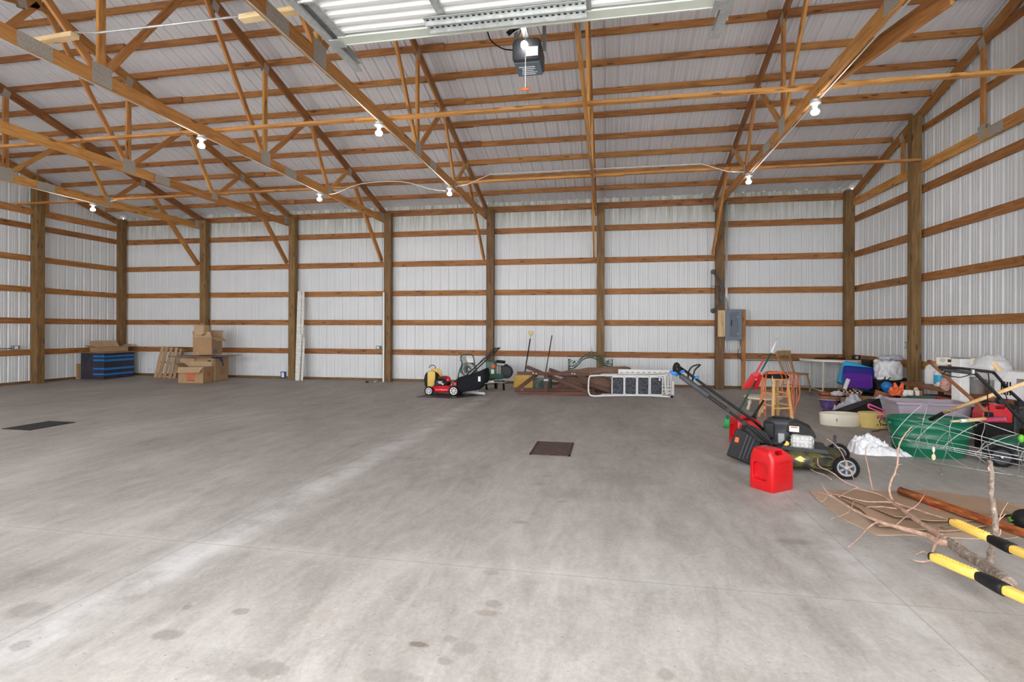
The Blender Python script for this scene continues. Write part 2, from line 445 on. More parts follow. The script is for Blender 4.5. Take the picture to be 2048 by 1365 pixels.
# dustier, greyer-brown towards the far wall where nobody drives
def band(v, c, w, s, amt, colour, nz=None):
    global col
    d = t.math('ABSOLUTE', t.math('SUBTRACT', v, c))
    k = t.math('SUBTRACT', 1.0, t.math('DIVIDE', t.math('SUBTRACT', d, w), s), clamp=True)
    if nz is not None: k = t.math('MULTIPLY', k, nz)
    col = t.mix(t.math('MULTIPLY', k, amt), col, colour)
dn = t.ramp(t.noise(mapped(1.5, 1.5), 1.5, 6, .7), [(.38, 0.0), (.6, 1.0)])
band(fx, -2.46, .06, .18, .60, (.66, .66, .67), dn)
band(fx, 1.42, .04, .16, .40, (.62, .61, .60), dn)
band(fy, 2.915, .015, .10, .30, (.60, .58, .54), dn)
for v, c in ((fx, -2.60), (fx, 1.47), (fx, -8.2), (fy, 2.915), (fy, 8.3)):
    band(v, c, .0022, .003, .45, (.16, .14, .12))
wob = t.noise(pos, 16, 8, .85)
def blob(px, py, rx, ry, amt, colour=(.13, .115, .105)):
    """a stain: an ellipse on the floor with a ragged rim"""
    global col
    c = on_z(px, py)
    m = t.n('ShaderNodeMapping'); t.put(m.inputs['Vector'], pos); m.inputs['Scale'].default_value = (1 / rx, 1 / ry, 1); m.inputs['Location'].default_value = (-c.x / rx, -c.y / ry, 0)
    L = t.n('ShaderNodeVectorMath', operation='LENGTH'); t.put(L.inputs[0], m.outputs[0])
    d = t.math('ADD', L.outputs['Value'], t.math('MULTIPLY', wob, 1.8))
    k = t.math('MULTIPLY', t.math('SUBTRACT', 1.95, d), 3.0, clamp=True)
    col = t.mix(t.math('MULTIPLY', k, amt * .85), col, colour)
for a in [(485, 1228, .045, .035, .5), (378, 1220, .03, .025, .4), (340, 1276, .07, .045, .45), (540, 1343, .09, .06, .45), (60, 1228, .12, .08, .35), (45, 1300, .05, .04, .4),
          (990, 1208, .045, .04, .45), (975, 1227, .06, .03, .45, (.20, .12, .07)), (840, 1291, .05, .022, .7, (.10, .06, .03)), (905, 1280, .035, .03, .4), (895, 1325, .035, .03, .45), (935, 1297, .06, .05, .25),
          (985, 1146, .05, .04, .3), (1336, 1347, .04, .04, .4), (1045, 1045, .06, .03, .4), (1080, 968, .08, .05, .25), (1095, 952, .05, .04, .3), (1250, 957, .35, .28, .28), (1130, 1003, .05, .03, .35),
          (1595, 1080, .14, .05, .4), (200, 700, .1, .1, .1), (1190, 990, .5, .2, .14), (790, 1358, .14, .05, .3), (430, 1330, .2, .1, .16), (1230, 1060, .35, .2, .12), (660, 1235, .09, .05, .12, (.35, .22, .12)), (1360, 1170, .3, .12, .12), (130, 1160, .3, .1, .12)]:
    blob(*a)
def tyre(px, py, w):
    global col
    c = on_z(px, py)
    a = t.math('SUBTRACT', w / 2, t.math('ABSOLUTE', t.math('SUBTRACT', fx, c.x)))
    b = t.math('SUBTRACT', .06, t.math('ABSOLUTE', t.math('SUBTRACT', fy, c.y)))
    inn = t.math('MULTIPLY', t.math('GREATER_THAN', a, 0.0), t.math('GREATER_THAN', b, 0.0))
    br = t.n('ShaderNodeTexBrick'); t.put(br.inputs['Vector'], mapped(1, 1)); br.inputs['Scale'].default_value = 14; br.inputs['Mortar Size'].default_value = .05
    br.inputs['Color1'].default_value = (1, 1, 1, 1); br.inputs['Color2'].default_value = (.5, .5, .5, 1); br.inputs['Mortar'].default_value = (0, 0, 0, 1)
    col = t.mix(t.math('MULTIPLY', t.math('MULTIPLY', inn, br.outputs[0]), t.math('MULTIPLY', wob, .8)), col, (.13, .12, .125))
for a in ((808, 918, .18), (855, 920, .2), (1160, 937, .16), (1213, 936, .2)): tyre(*a)
# specks and bits of straw
vo = t.n('ShaderNodeTexVoronoi'); t.put(vo.inputs['Vector'], mapped(9, 30, -.7)); vo.inputs['Scale'].default_value = 1.0
col = t.mix(t.ramp(vo.outputs['Distance'], [(.05, .7), (.09, 0.0)]), col, (.13, .11, .09))
vo = t.n('ShaderNodeTexVoronoi'); t.put(vo.inputs['Vector'], mapped(7, 17, .6)); vo.inputs['Scale'].default_value = 1.0
col = t.mix(t.ramp(vo.outputs['Distance'], [(.028, .75), (.045, 0.0)]), col, (.10, .08, .06))
t.base(col); t.put(t.b.inputs['Roughness'], t.ramp(f, [(.3, .45), (.7, .75)])); t.bump(fine, .12, .004)
M['floor'] = t.m

fl = MB().box(((XL + XR) / 2, 4.5, -.06), (XR - XL + .3, 17.3, .12)).build('floor', 'floor'); clip(fl)

def ribs(L, first=0.0):
    """ribbed sheet profile: (along, outward) points over a length"""
    out = []; p = .2286; x = -first
    while x < L:
        for (dx, d) in ((0, .019), (.012, .019), (.026, 0), (.076, 0), (.081, .0045), (.091, .0045), (.096, 0), (.130, 0), (.135, .0045), (.145, .0045), (.150, 0), (.2026, 0), (.2166, .019)):
            if 0 <= x + dx <= L: out.append((x + dx, d))
        x += p
    return out
def sheet(name, org, along, out_dir, L, zfun, zbot=0.0, mat='wallsteel', thick=.0):
    prof = ribs(L, .11); vs = []; n = len(prof); a = V(along); o = V(out_dir)
    for (s_, d) in prof:
        p = V(org) + a * s_ + o * d; zt = zfun(p)
        vs += [(p.x, p.y, zbot), (p.x, p.y, zt)]
    mb = MB().mat(mat); mb.add(vs, [(2 * i, 2 * i + 1, 2 * i + 3, 2 * i + 2) for i in range(n - 1)])
    # outer skin so that the wall has a back
    e = V(org) + o * .045; f_ = e + a * L
    zs = [(e + a * (L * i / 24)) for i in range(25)]
    vs = []
    for p in zs: vs += [(p.x, p.y, zbot), (p.x, p.y, zfun(p))]
    mb.add(vs, [(2 * i, 2 * i + 2, 2 * i + 3, 2 * i + 1) for i in range(24)])
    return clip(mb.build(name, recalc=False))
GO = .02
sheet('wall_back', (XL, YB + .045, 0), (1, 0, 0), (0, 1, 0), XR - XL, lambda p: roofz(YB + .045) + .030)
gz = lambda p: roofz(p.y) + .075
sheet('wall_left', (XL - .045, YF, 0), (0, 1, 0), (-1, 0, 0), YB - YF + .1, gz, mat='sidesteel')
sheet('wall_right', (XR + .045, YF, 0), (0, 1, 0), (1, 0, 0), YB - YF + .1, gz, mat='sidesteel')
# roof sheets, two slopes joined at the ridge
prof = [(a_, d_ * 1.4) for a_, d_ in ribs(XR - XL + .4, .05)]; vs = []
for (s_, d) in prof:
    x = XL - .2 + s_
    vs += [(x, YB + .35, roofz(YB + .35) + d + .042), (x, RIDGE, roofz(RIDGE) + d + .042), (x, YF - .35, roofz(YF - .35) + d + .042)]
mb = MB().mat('roofsteel'); n = len(prof)
mb.add(vs, [f_ for i in range(n - 1) for f_ in ((3 * i, 3 * i + 1, 3 * i + 4, 3 * i + 3), (3 * i + 1, 3 * i + 2, 3 * i + 5, 3 * i + 4))])
b = 0.085
mb.add([(XL - .2, YB + .35, roofz(YB + .35) + b), (XR + .2, YB + .35, roofz(YB + .35) + b), (XR + .2, RIDGE, roofz(RIDGE) + b), (XL - .2, RIDGE, roofz(RIDGE) + b), (XL - .2, YF - .35, roofz(YF - .35) + b), (XR + .2, YF - .35, roofz(YF - .35) + b)], [(0, 1, 2, 3), (3, 2, 5, 4)])
clip(mb.build('ceiling', recalc=False))
clip(MB().box(((XL + XR) / 2, YB + .17, roofz(YB + .17) - .02), (XR - XL + .3, .05, .30)).build('eave_light_block', 'whitepaint'))  # unseen board added outside the eave to block leaking light
# unseen front wall; doorways besides the camera's own are added to flatten the daylight
DAYLIGHT_OPENINGS = [(-12.3, -8.9), (-7.6, -4.2), (-2.26, .86), (2.2, 4.9)]
mb = MB().mat('wallsteel'); xs = [XL - .05]
for a, b in DAYLIGHT_OPENINGS: xs += [a, b]
xs.append(XR + .05)
for i in range(0, len(xs), 2): mb.box(((xs[i] + xs[i + 1]) / 2, YF - .03, EAVE / 2), (xs[i + 1] - xs[i], .06, EAVE))
for a, b in DAYLIGHT_OPENINGS: mb.box(((a + b) / 2, YF - .03, (3.66 + EAVE) / 2), (b - a, .06, EAVE - 3.66))
clip(mb.build('wall_front'))
# skirt boards at the foot of the walls
for nm, p0, p1 in (('baseboard_back', (XL, YB + .02, .03), (XR, YB + .02, .03)), ('baseboard_left', (XL - .02, YF, .03), (XL - .02, YB, .03)), ('baseboard_right', (XR + .02, YF, .03), (XR + .02, YB, .03))):
    clip(board(nm, p0, p1, .038, .07, 'post'))

ordinal = ['lowest', 'second', 'third', 'fourth', 'fifth', 'sixth', 'seventh', 'eighth']
GZ = [.768, 1.544, 2.312, 3.083, 3.870]
nth = ['leftmost', 'second', 'third', 'fourth', 'fifth', 'sixth', 'seventh', 'rightmost']
# posts of the far wall
for k in range(8):
    x = X0 + k * BAY
    o = board('wall_post', (x, YB - .11, 0), (x, YB - .11, 4.40 if k not in (0, 7) else 4.52), .185, .155, 'post', up=(0, 1, 0))
    lab = ['corner post of the far wall at the left, beside the blue striped box', 'far wall post standing behind the tall stack of cardboard boxes', 'far wall post with the peeling white boards leaning beside it',
           'far wall post with the slim white strip standing against its left side', 'far wall post behind the green engine machine', 'far wall post rising behind the green iron bed frame arch',
           'far wall post with the archery bow hanging on it beside the breaker panel', 'corner post of the far wall at the right, near the round table'][k]
    tag(o, 'timber ' + lab if not lab.startswith('corner') else 'brown timber ' + lab, 'post')
# posts of the side walls
for (x, y, lab) in ((X0, 10.62, 'thick timber post on the left wall, nearest to the left edge'), (X0, 7.87, 'thick timber post on the left wall, nearer the camera'),
                    (X0 + 7 * BAY, 10.34, 'thick pale brown timber post on the right wall beside the white bedding bag'), (X0 + 7 * BAY, 7.6, 'thick timber post on the right wall, nearer the camera')):
    o = board('wall_post', (x, y, 0), (x, y, roofz(y) - .22), .15 if x > 0 else .185, .15 if x > 0 else .20, 'post', up=(1, 0, 0)); tag(o, lab, 'post')
# girts: rows of boards on edge behind the posts, one row is one run
for i, z in enumerate(GZ):
    tag(board('wall_girt', (XL, YB + .019, z), (XR, YB + .019, z), .038, .14, 'lumber'), 'horizontal wooden girt along the far wall, %s above the floor' % ordinal[i], 'wall beam')
    tag(board('wall_girt', (XL - .019, YF, z), (XL - .019, YB, z), .038, .14, 'lumber'), 'horizontal wooden girt along the left wall, %s above the floor' % ordinal[i], 'wall beam')
    tag(board('wall_girt', (XR + .019, YF, z), (XR + .019, YB, z), .038, .14, 'lumber'), 'horizontal wooden girt along the right wall, %s above the floor' % ordinal[i], 'wall beam')
tag(board('eave_beam', (XL, YB + .005, 4.42), (XR, YB + .005, 4.42), .04, .15, 'lumber'), 'topmost horizontal wooden beam along the far wall under the eave', 'wall beam')
for x, s_ in ((XL - .019, 'left'), (XR + .019, 'right')):
    for z, q in ((4.93, 'first'), (5.65, 'second')):
        h = (z - EAVE) / SL + .3
        if h < 5.9: tag(board('wall_girt', (x, YF + h, z), (x, YB - h, z), .038, .11, 'lumber'), 'horizontal wooden girt in the %s gable, %s above the truss chord' % (s_, q), 'wall beam')
# purlins: rows across the tops of the trusses, lapped at every other truss
PY = [12.52, 11.90, 11.29, 10.67, 10.06, 9.44, 8.83, 8.21, 7.60, 6.98]
for i, y in enumerate(PY + [2 * RIDGE - q for q in PY]):
    z = roofz(y) + .0; row = V((0, 0, 0)); t_ = math.atan(SL) * (-1 if y > RIDGE else 1)
    root = None; mb = MB(); x = XL; k = 0
    yy = y
    parts = []
    seg = [(XL, X0 + 2 * BAY + .28)] + [(X0 + a * BAY - .28, X0 + (a + 2) * BAY + .28) for a in (2, 4)] + [(X0 + 6 * BAY - .28, XR)]
    far = y > RIDGE
    lab = '%s roof purlin up from the %s eave, lapped boards on edge' % ((['first', 'second', 'third', 'fourth', 'fifth', 'sixth', 'seventh', 'eighth', 'ninth', 'tenth'])[i % 10], 'far' if far else 'near')
    root = thing('roof_purlin', lab, 'roof beam', (XL, y, z))
    up = V((0, SL if far else -SL, 1)).normalized() if True else V((0, 0, 1))
    for q, (a, b_) in enumerate(seg):
        off = .021 * (1 if (q + i) % 2 else -1)
        c = V((0, off, -.012))
        board('board', V((a - XL, 0, 0)) + c, V((b_ - XL, 0, 0)) + c, .04, .105, 'lumber', root, up=(0, 0, 1))

# trusses over every post
HZ = 4.24; CH = .165
def truss(k, x, gable=False):
    lab = ['gable roof truss against the left wall', 'roof truss over the post with the box stack', 'roof truss over the post with the leaning white boards', 'roof truss over the fourth far wall post, with three joints seen above two bulbs',
           'roof truss over the post behind the green engine machine, left of the raised door', 'roof truss seen nearly end-on over the post behind the iron bed frame', 'roof truss over the breaker panel post, carrying bulbs at the right', 'gable roof truss against the right wall'][k]
    r = thing('roof_truss', lab, 'roof truss', (x, YB - .1, HZ)); o = V((x, YB - .1, HZ))
    T = .04; P = lambda y, z: V((0, y, z)) - V((0, YB - .1, HZ))
    yb, yf = YB - .06, 2 * RIDGE - YB + .06
    # bottom chord in two lengths with a splice
    board('bottom_chord', P(yf, HZ), P(RIDGE + 2.0, HZ), T, CH, 'truss', r); board('bottom_chord', P(RIDGE + 2.0, HZ), P(yb, HZ), T, CH, 'truss', r)
    tz = lambda y: roofz(y) - .19
    for s_ in (1, -1):
        e = yb if s_ > 0 else yf
        board('top_chord', P(e + .1 * s_, tz(e + .1 * s_ if s_ < 0 else e) - (.03 if s_ > 0 else 0)), P(RIDGE, tz(RIDGE)), T, .17, 'lumber', r)
        m = lambda y: RIDGE + s_ * (y - RIDGE)
        J = HZ + .03
        W = [((10.12, J), (9.40, tz(9.4))), ((10.12, J), (11.0, tz(11.0))), ((8.03, J), (8.03, tz(8.03))), ((8.03, J), (9.36, tz(9.36))), ((8.03, J), (6.62, tz(6.62)))]
        if gable: W = [((10.9, J), (10.9, tz(10.9))), ((8.78, J), (8.78, tz(8.78)))]
        for i, ((y0, z0), (y1, z1)) in enumerate(W):
            board('web', P(m(y0), z0), P(m(y1), z1), T if not gable else .036, .095 if i == 2 else .085, 'truss', r, up=(0, 1, 0) if y0 == y1 else (0, 0, 1))
        for (y, w, h) in (((10.12, .17, .17), (8.03, .24, .24), (8.75, .34, .15), (12.75, .2, .2)) if not gable else ((8.78, .16, .2), (8.5, .3, .15))):
            z = HZ + (.05 if w < .3 else 0)
            for sx in (-1, 1): MB().box((0, 0, 0), (.004, w, h)).build('gusset_plate', 'plate', r, mw=Matrix.Translation(P(m(y), z) + V((sx * (T / 2 + .003), 0, 0))))
        for y in ((9.4, 8.03, 6.85, 11.0) if not gable else (8.78, 10.9)):
            for sx in (-1, 1): MB().box((0, 0, 0), (.004, .13, .15), Matrix.Rotation(-s_ * math.atan(SL), 4, 'X')).build('gusset_plate', 'plate', r, mw=Matrix.Translation(P(m(y), tz(y) - .05) + V((sx * (T / 2 + .004), 0, 0))))
    return r
for k in range(8):
    off = -.115 if 0 < k < 7 else (.12 if k == 0 else -.12)
    if k == 0: x = X0 + .115
    elif k == 7: x = XR - .02
    else: x = X0 + k * BAY - .118
    if k == 0: x = XL + .02
    truss(k, x, k in (0, 7))
    if 0 < k < 7:
        xx = X0 + k * BAY - .05
        o = board('knee_brace', (x - .045, YB - .15, 3.15), (x - .045, 11.32, 4.74), .04, .14, 'truss')
        tag(o, 'slanting knee brace between post and truss ' + ['', 'above the stack of boxes', 'above the leaning white boards', 'at the fourth far wall post', 'above the green engine machine', 'above the iron bed frame', 'above the archery bow'][k], 'brace')
# long braces lying across the bottom chords
def lat(y, segs, lab):
    r = thing('lateral_brace', lab, 'brace', (XL, y, HZ + .10))
    for i, (a, b_) in enumerate(segs):
        board('board', (a - XL, .05 * (i % 2), .03 * (i % 2)), (b_ - XL, .05 * (i % 2), .03 * (i % 2)), .09, .04, 'truss', r)
lat(6.93, [(XL + .05, -8.2), (-8.7, -3.4), (-3.55, 2.75), (2.2, XR - .1)], 'long orange wooden brace running across the truss chords, nearer the camera')
lat(10.2, [(XL + .05, -8.2), (-8.7, -5.2), (-3.2, .3), (-.3, 2.75), (2.2, XR - .1)], 'long thin wooden brace running across the truss chords, nearer the far wall')
tag(board('diagonal_brace', on_z(1640, 168, 4.24), on_z(1900, -20, 4.24), .04, .19, 'lumber', up=(0, 0, 1)), 'wide brown diagonal board meeting the right-hand truss at the upper right', 'brace')
# ================================================ overhead door, opener, lamps
def on_x(px, py, X):
    r = ray(px, py); t_ = X / r.x; return V((X, r.y * t_, EYE + r.z * t_))
def depth(p): return -p.x * math.sin(YAW) + p.y * math.cos(YAW)
F = on_z
DX0, DX1, DZ, DY0, DY1 = -2.215, .785, 3.80, .42, 4.11
r = thing('overhead_door', 'white ribbed overhead garage door raised flat under the trusses', 'garage door', ((DX0 + DX1) / 2, DY1, DZ))
W = DX1 - DX0
def dl(x, y, z): return V((x - (DX0 + DX1) / 2, y - DY1, z - DZ))
ny = 6; sec = (DY1 - DY0) / ny
for i in range(ny):
    y1 = DY1 - i * sec - .006; y0 = DY1 - (i + 1) * sec + .006
    prof = []; y = y0 + .05; prof.append((y0, 0)); prof.append((y0 + .03, 0))
    k = 0
    while y < y1 - .09:
        prof += [(y, 0.0), (y + .018, .022), (y + .055, .022), (y + .073, 0.0)]; y += .108
    prof += [(y1 - .03, 0), (y1, 0)]
    vs = []
    for (yy, zz) in prof: vs += [dl(DX0, yy, DZ + zz), dl(DX1, yy, DZ + zz)]
    for (yy, zz) in reversed(prof): vs += [dl(DX0, yy, DZ + .045), dl(DX1, yy, DZ + .045)]
    n = len(prof) * 2
    MB().add(vs, [(2 * q, 2 * q + 1, (2 * q + 3) % (2 * n // 1) if 2 * q + 3 < 2 * n else 1, 2 * q + 2 if 2 * q + 2 < 2 * n else 0) for q in range(n)]).build('door_section', 'door', r)
    for x in (DX0 + .04, DX0 + .95, DX0 + 2.05, DX1 - .04):
        MB().box(dl(x, (y0 + y1) / 2, DZ - .008), (.07, y1 - y0 - .01, .012)).build('stile', 'galv', r)
    if i: 
        for x in (DX0 + .03, DX1 - .03):
            h = MB(); h.box(dl(x, y1, DZ - .02), (.08, .10, .012)); h.cyl(dl(x - .06, y1, DZ - .035), dl(x + .06, y1, DZ - .035), .012, 10); h.build('hinge', 'conduit', r)
m = MB(); m.box(dl((DX0 + DX1) / 2, DY1 + .003, DZ + .015), (W, .012, .075)); m.box(dl((DX0 + DX1) / 2, DY1 - .055, DZ - .012), (W, .11, .012)); m.build('bottom_rail', 'doorrail', r)
for yy, zz in ((DY1 - .13, -.03), (DY1 - .235, -.03)):
    x0, x1 = DX0 + .80, DX0 + 2.05; a = MB().mat('galv'); a.box(dl((x0 + x1) / 2, yy, DZ + zz), (x1 - x0, .07, .006)); a.box(dl((x0 + x1) / 2, yy + .032, DZ + zz - .012), (x1 - x0, .005, .03))
    s_ = a.build('reinforcing_strut', None, r); h = MB().mat('black')
    q = x0 + .03
    while q < x1: h.box(dl(q, yy - .005, DZ + zz - .0045), (.022, .014, .003)); q += .046
    tag(h.build('slots', None, s_), None)
for x in (DX0 - .02, DX1 + .02):
    s_ = MB(); s_.box(dl(x, DY1 - .06, DZ - .04), (.10, .12, .008)); s_.box(dl(x + (.045 if x < 0 else -.045), DY1 - .06, DZ - .015), (.008, .12, .06)); s_.cyl(dl(x - .05, DY1 - .06, DZ - .02), dl(x + .05, DY1 - .06, DZ - .02), .022, 12); s_.build('bottom_bracket', 'galv', r)
clip(r) if False else None
for sx, x, nm in ((-1, DX0 - .075, 'left'), (1, DX1 + .075, 'right')):
    t_ = thing('door_track', 'galvanised channel track along the %s side of the raised door' % nm, 'door track', (x, 4.53, DZ))
    y0, y1 = .30 - 4.53, 0
    a = MB(); o = sx
    a.box((o * .03, (y0 + y1) / 2, 0), (.004, y1 - y0, .075)); a.box((0, (y0 + y1) / 2, .0365), (.06, y1 - y0, .004)); a.box((0, (y0 + y1) / 2, -.0365), (.06, y1 - y0, .004)); a.box((-o * .03, (y0 + y1) / 2, -.028), (.004, y1 - y0, .02)); a.build('channel', 'galv', t_)
    a = MB(); a.box((o * .036, (y0 + y1) / 2, .07), (.004, y1 - y0, .07)); a.box((o * .02, (y0 + y1) / 2, .104), (.035, y1 - y0, .004)); a.build('angle', 'galv', t_)
    for yy in (-.14, -2.6): 
        a = MB().mat('galv'); a.box((o * .045, yy, .33), (.004, .04, .62)); a.box((o * .055, yy - .018, .33), (.025, .004, .62)); h = a.build('hanger', None, t_); b_ = MB().mat('black')
        for i in range(11): b_.box((o * .0425, yy, .09 + i * .05), (.002, .014, .02))
        b_.build('slots', None, h)
# opener
XO = -.755
r = thing('door_opener', 'dark overhead door opener motor with a lit bulb, hanging behind the raised door', 'door opener', (XO, 5.0, 3.98))
m = MB(); m.loft([[(x, y_, z) for x, z in rrect(w, h, .04, 4, 0, c)] for y_, w, h, c in ((-.20, .25, .19, 0), (-.17, .27, .21, 0), (.10, .27, .20, 0), (.16, .21, .16, 0))], smooth=False); m.build('housing', 'darkgrey', r, bevel=.006)
MB().box((0, -.03, -.104), (.24, .26, .012)).build('bottom_plate', 'panelgrey', r, bevel=.003)
for i in range(5): MB().box((-.01 + .01 * (i % 2), -.08 + i * .035, -.1115), (.15 - .02 * (i % 3), .010, .002)).build('caption_line', 'white', r)
MB().box((.055, -.203, -.03), (.11, .004, .085)).build('sticker', 'white', r)
b_ = MB(); b_.ell((-.01, -.245, .01), (.034, .045, .034)); lb = b_.build('bulb', 'openerbulb', r); tag(lb, 'glowing bulb'); MB().cyl((-.01, -.20, .01), (-.01, -.22, .01), .018).build('bulb_socket', 'white', r)
MB().box((-.005, -2.5, .13), (.05, 4.7, .04)).build('rail', 'alu', r); MB().box((0, -.02, .11), (.07, .2, .02)).build('rail_mount', 'galv', r)
for x in (-.14, .14): a = MB(); a.box((x, .02, .34), (.034, .004, .52)); a.box((x + .015, .035, .34), (.004, .03, .52)); a.build('hanging_strap', 'grey', r)
a = MB(); a.bar((-.02, -.03, .50), (.14, .0, .17), .004, .034, (0, 1, 0)); a.bar((.02, -.03, .50), (-.14, .0, .17), .004, .034, (0, 1, 0)); a.build('diagonal_strap', 'grey', r)
a = MB(); a.tube([(-.06, -.66, .13), (-.05, -.64, .02), (-.07, -.62, -.08)], .011, 6); a.bar((-.10, -.60, -.08), (.02, -.56, .02), .014, .04); a.build('trolley_arm', 'blackmetal', r)
hp = on_y(1047, 178, 4.72) - V((XO, 5.0, 3.98))
a = MB(); a.tube([(hp.x, hp.y, .11), (hp.x, hp.y, hp.z)], .004, 6); c_ = a.build('release_cord', 'white', r)
a = MB(); a.tube([(hp.x - .04, hp.y, hp.z), (hp.x + .04, hp.y, hp.z)], .013, 8); tag(a.build('release_handle', 'orange', r), 'red pull handle')
MB().tube(smoothpath([(-.14, -.1, .05), (-.25, -.12, .07), (-.36, -.14, .16), (-.40, -.14, .34)]), .006, 6).build('power_cord', 'rubber', r)

def lamp(px, py, k, lab):
    x = X0 + k * BAY - .118; p = on_x(px, py, x)
    top = HZ - CH / 2
    r = thing('ceiling_lamp', lab, 'lamp', (x, p.y, top), group='bare bulb lamps under the trusses')
    MB().lathe([(.055, 0), (.055, -.03), (.03, -.04)], 20).build('junction_box', 'conduit', r)
    MB().lathe([(.030, -.04), (.062, -.045), (.066, -.055), (.030, -.066), (.024, -.10)], 20).build('lamp_holder', 'white', r)
    MB().lathe([(.018, -.095), (.024, -.115), (.045, -.135), (.050, -.155), (.038, -.178), (.001, -.188)], 20).build('bulb', 'bulb', r)
    l = bpy.data.lights.new('bulb_light', 'POINT'); l.energy = 9; l.color = (1, .90, .76); l.shadow_soft_size = .05
    o = bpy.data.objects.new('bulb_light', l); C.objects.link(o); o.location = (x, p.y, top - .25)
    return p.y
ly = {}
for (px, py, k, lab) in ((400, 290, 3, 'lit bare bulb under the truss, nearer of the two at the left centre'), (755, 263, 4, 'lit bare bulb under the truss left of the door opener, larger and nearer one'), (1627, 192, 6, 'lit bare bulb at the upper right, highest in the photo'),
                      (184, 422, 1, 'small lit bare bulb farthest left, near the left wall'), (637, 398, 3, 'small lit bare bulb above the leaning white boards'), (897, 381, 4, 'small lit bare bulb above the red lawn mower'), (1495, 349, 6, 'small lit bare bulb above the breaker panel')):
    ly[(px, k)] = lamp(px, py, k, lab)
cz = HZ - CH / 2 - .014
for k, y0, y1, lab in ((3, .6, 9.97, 'under the third truss chord from the left gable'), (4, .6, 10.0, 'under the truss chord left of the door opener'), (6, .6, 10.1, 'under the right-hand truss chord'), (1, 5.0, 10.1, 'under the truss chord by the left wall')):
    x = X0 + k * BAY - .118 + .03
    tag(MB().tube([(x, y0, cz), (x, y1, cz)], .009, 8).build('conduit_pipe', 'conduit'), 'thin pale conduit running ' + lab, 'conduit')
def on(px, py, Y): return on_y(px, py, Y)
tag(MB().tube(smoothpath([on(645, 390, 10.1), on(668, 390, 10.1), on(720, 370, 10.1), on(800, 365, 10.1), on(860, 380, 10.1), on(890, 383, 10.1)], 3), .010, 8).build('conduit_pipe', 'conduit'), 'pale conduit linking the two small bulbs above the mower side', 'conduit')
tag(MB().tube([on(905, 375, 10.1), on(932, 370, 10.1), on(978, 349, 10.12), on(1400, 325, 10.12), on(1452, 340, 10.1), on(1490, 341, 10.1)], .010, 8).build('conduit_pipe', 'conduit'), 'pale conduit crossing the barn between the small bulbs at centre and right', 'conduit')
tag(MB().tube([on(192, 414, 10.1), on(206, 412, 10.1), on(265, 398, 10.3)], .010, 8).build('conduit_pipe', 'conduit'), 'short pale conduit at the bulb beside the left wall', 'conduit')
z = 4.42
a, b_ = on_z(30, 98, z), on_z(146, 77, z)
tag(board('blocking_board', a, b_, .09, .05, 'pine'), 'fresh pale pine block on the truss at the upper left', 'board')
a2, b2 = on_z(478, 42, z), on_z(600, 22, z)
tag(board('blocking_board', a2, b2, .09, .05, 'pine'), 'fresh pale pine block beside the left door track', 'board')
tag(MB().tube([b_ + V((0, 0, .03)), on_z(188, 72, z), on_z(330, 55, z), a2 + V((0, 0, .03))], .012, 8).build('conduit_pipe', 'galv'), 'grey conduit between the two fresh pine blocks at upper left', 'conduit')

# ================================================ on the far wall
YW = YB - .035
def wallbox(px0, py0, px1, py1, Y, name, lab, cat, mat='grey', dep=.05, bev=.004):
    p, q = on_y(px0, py0, Y), on_y(px1, py1, Y)
    r = thing(name, lab, cat, ((p.x + q.x) / 2, Y, min(p.z, q.z)))
    w, h = abs(q.x - p.x), abs(p.z - q.z)
    MB().box((0, 0, h / 2), (w, dep, h)).build('box', mat, r, bevel=bev)
    return r, w, h
r, w, h = wallbox(753, 694, 762, 701, YW - .02, 'outlet_box', 'small dark electrical box above the lowest girt, left of a post', 'outlet', 'panelgrey', .05); MB().box((-.01, -.028, h / 2), (w * .5, .006, h * .6)).build('socket_face', 'white', r)
r, w, h = wallbox(563, 747, 572, 760, YB - .0, 'outlet_box', 'low socket box on the far wall just above the floor', 'outlet', 'navy', .05); MB().box((0, -.028, h / 2), (w * .6, .006, h * .75)).build('socket_face', 'white', r, bevel=.004)
p = on_y(1178, 698, YW - .02); r = thing('round_socket', 'round white socket above the lowest girt near the iron bed frame', 'outlet', (p.x, p.y, p.z - .05))
MB().lathe([(.052, -.02), (.052, .015), (.045, .025)], 24, Matrix.Translation((0, 0, .05)) @ Matrix.Rotation(PI / 2, 4, 'X')).build('plate', 'white', r); MB().box((0, -.026, .05), (.03, .006, .05)).build('slots', 'grey', r)
p = on_x(33, 703, XL + .05); r = thing('outlet_box', 'small grey outlet box on the left wall above the lowest girt', 'outlet', (XL + .02, p.y, p.z - .05)); MB().box((0, 0, .05), (.06, .16, .1)).build('box', 'grey', r, bevel=.004); MB().box((.032, 0, .05), (.004, .07, .07)).build('socket_face', 'white', r)
p = on_x(1811, 685, XR - .05); r = thing('outlet_box', 'grey outlet box on the right wall beside the post', 'outlet', (XR - .02, p.y, p.z - .05)); MB().box((0, 0, .05), (.06, .08, .12)).build('box', 'grey', r, bevel=.004); MB().box((-.032, 0, .05), (.004, .04, .08)).build('socket_face', 'white', r)
tag(MB().tube([on_x(0, 706, XL + .03), on_x(27, 704, XL + .03)], .008, 6).build('cable', 'rubber'), 'dark cable running along the left wall to the outlet box', 'cable')
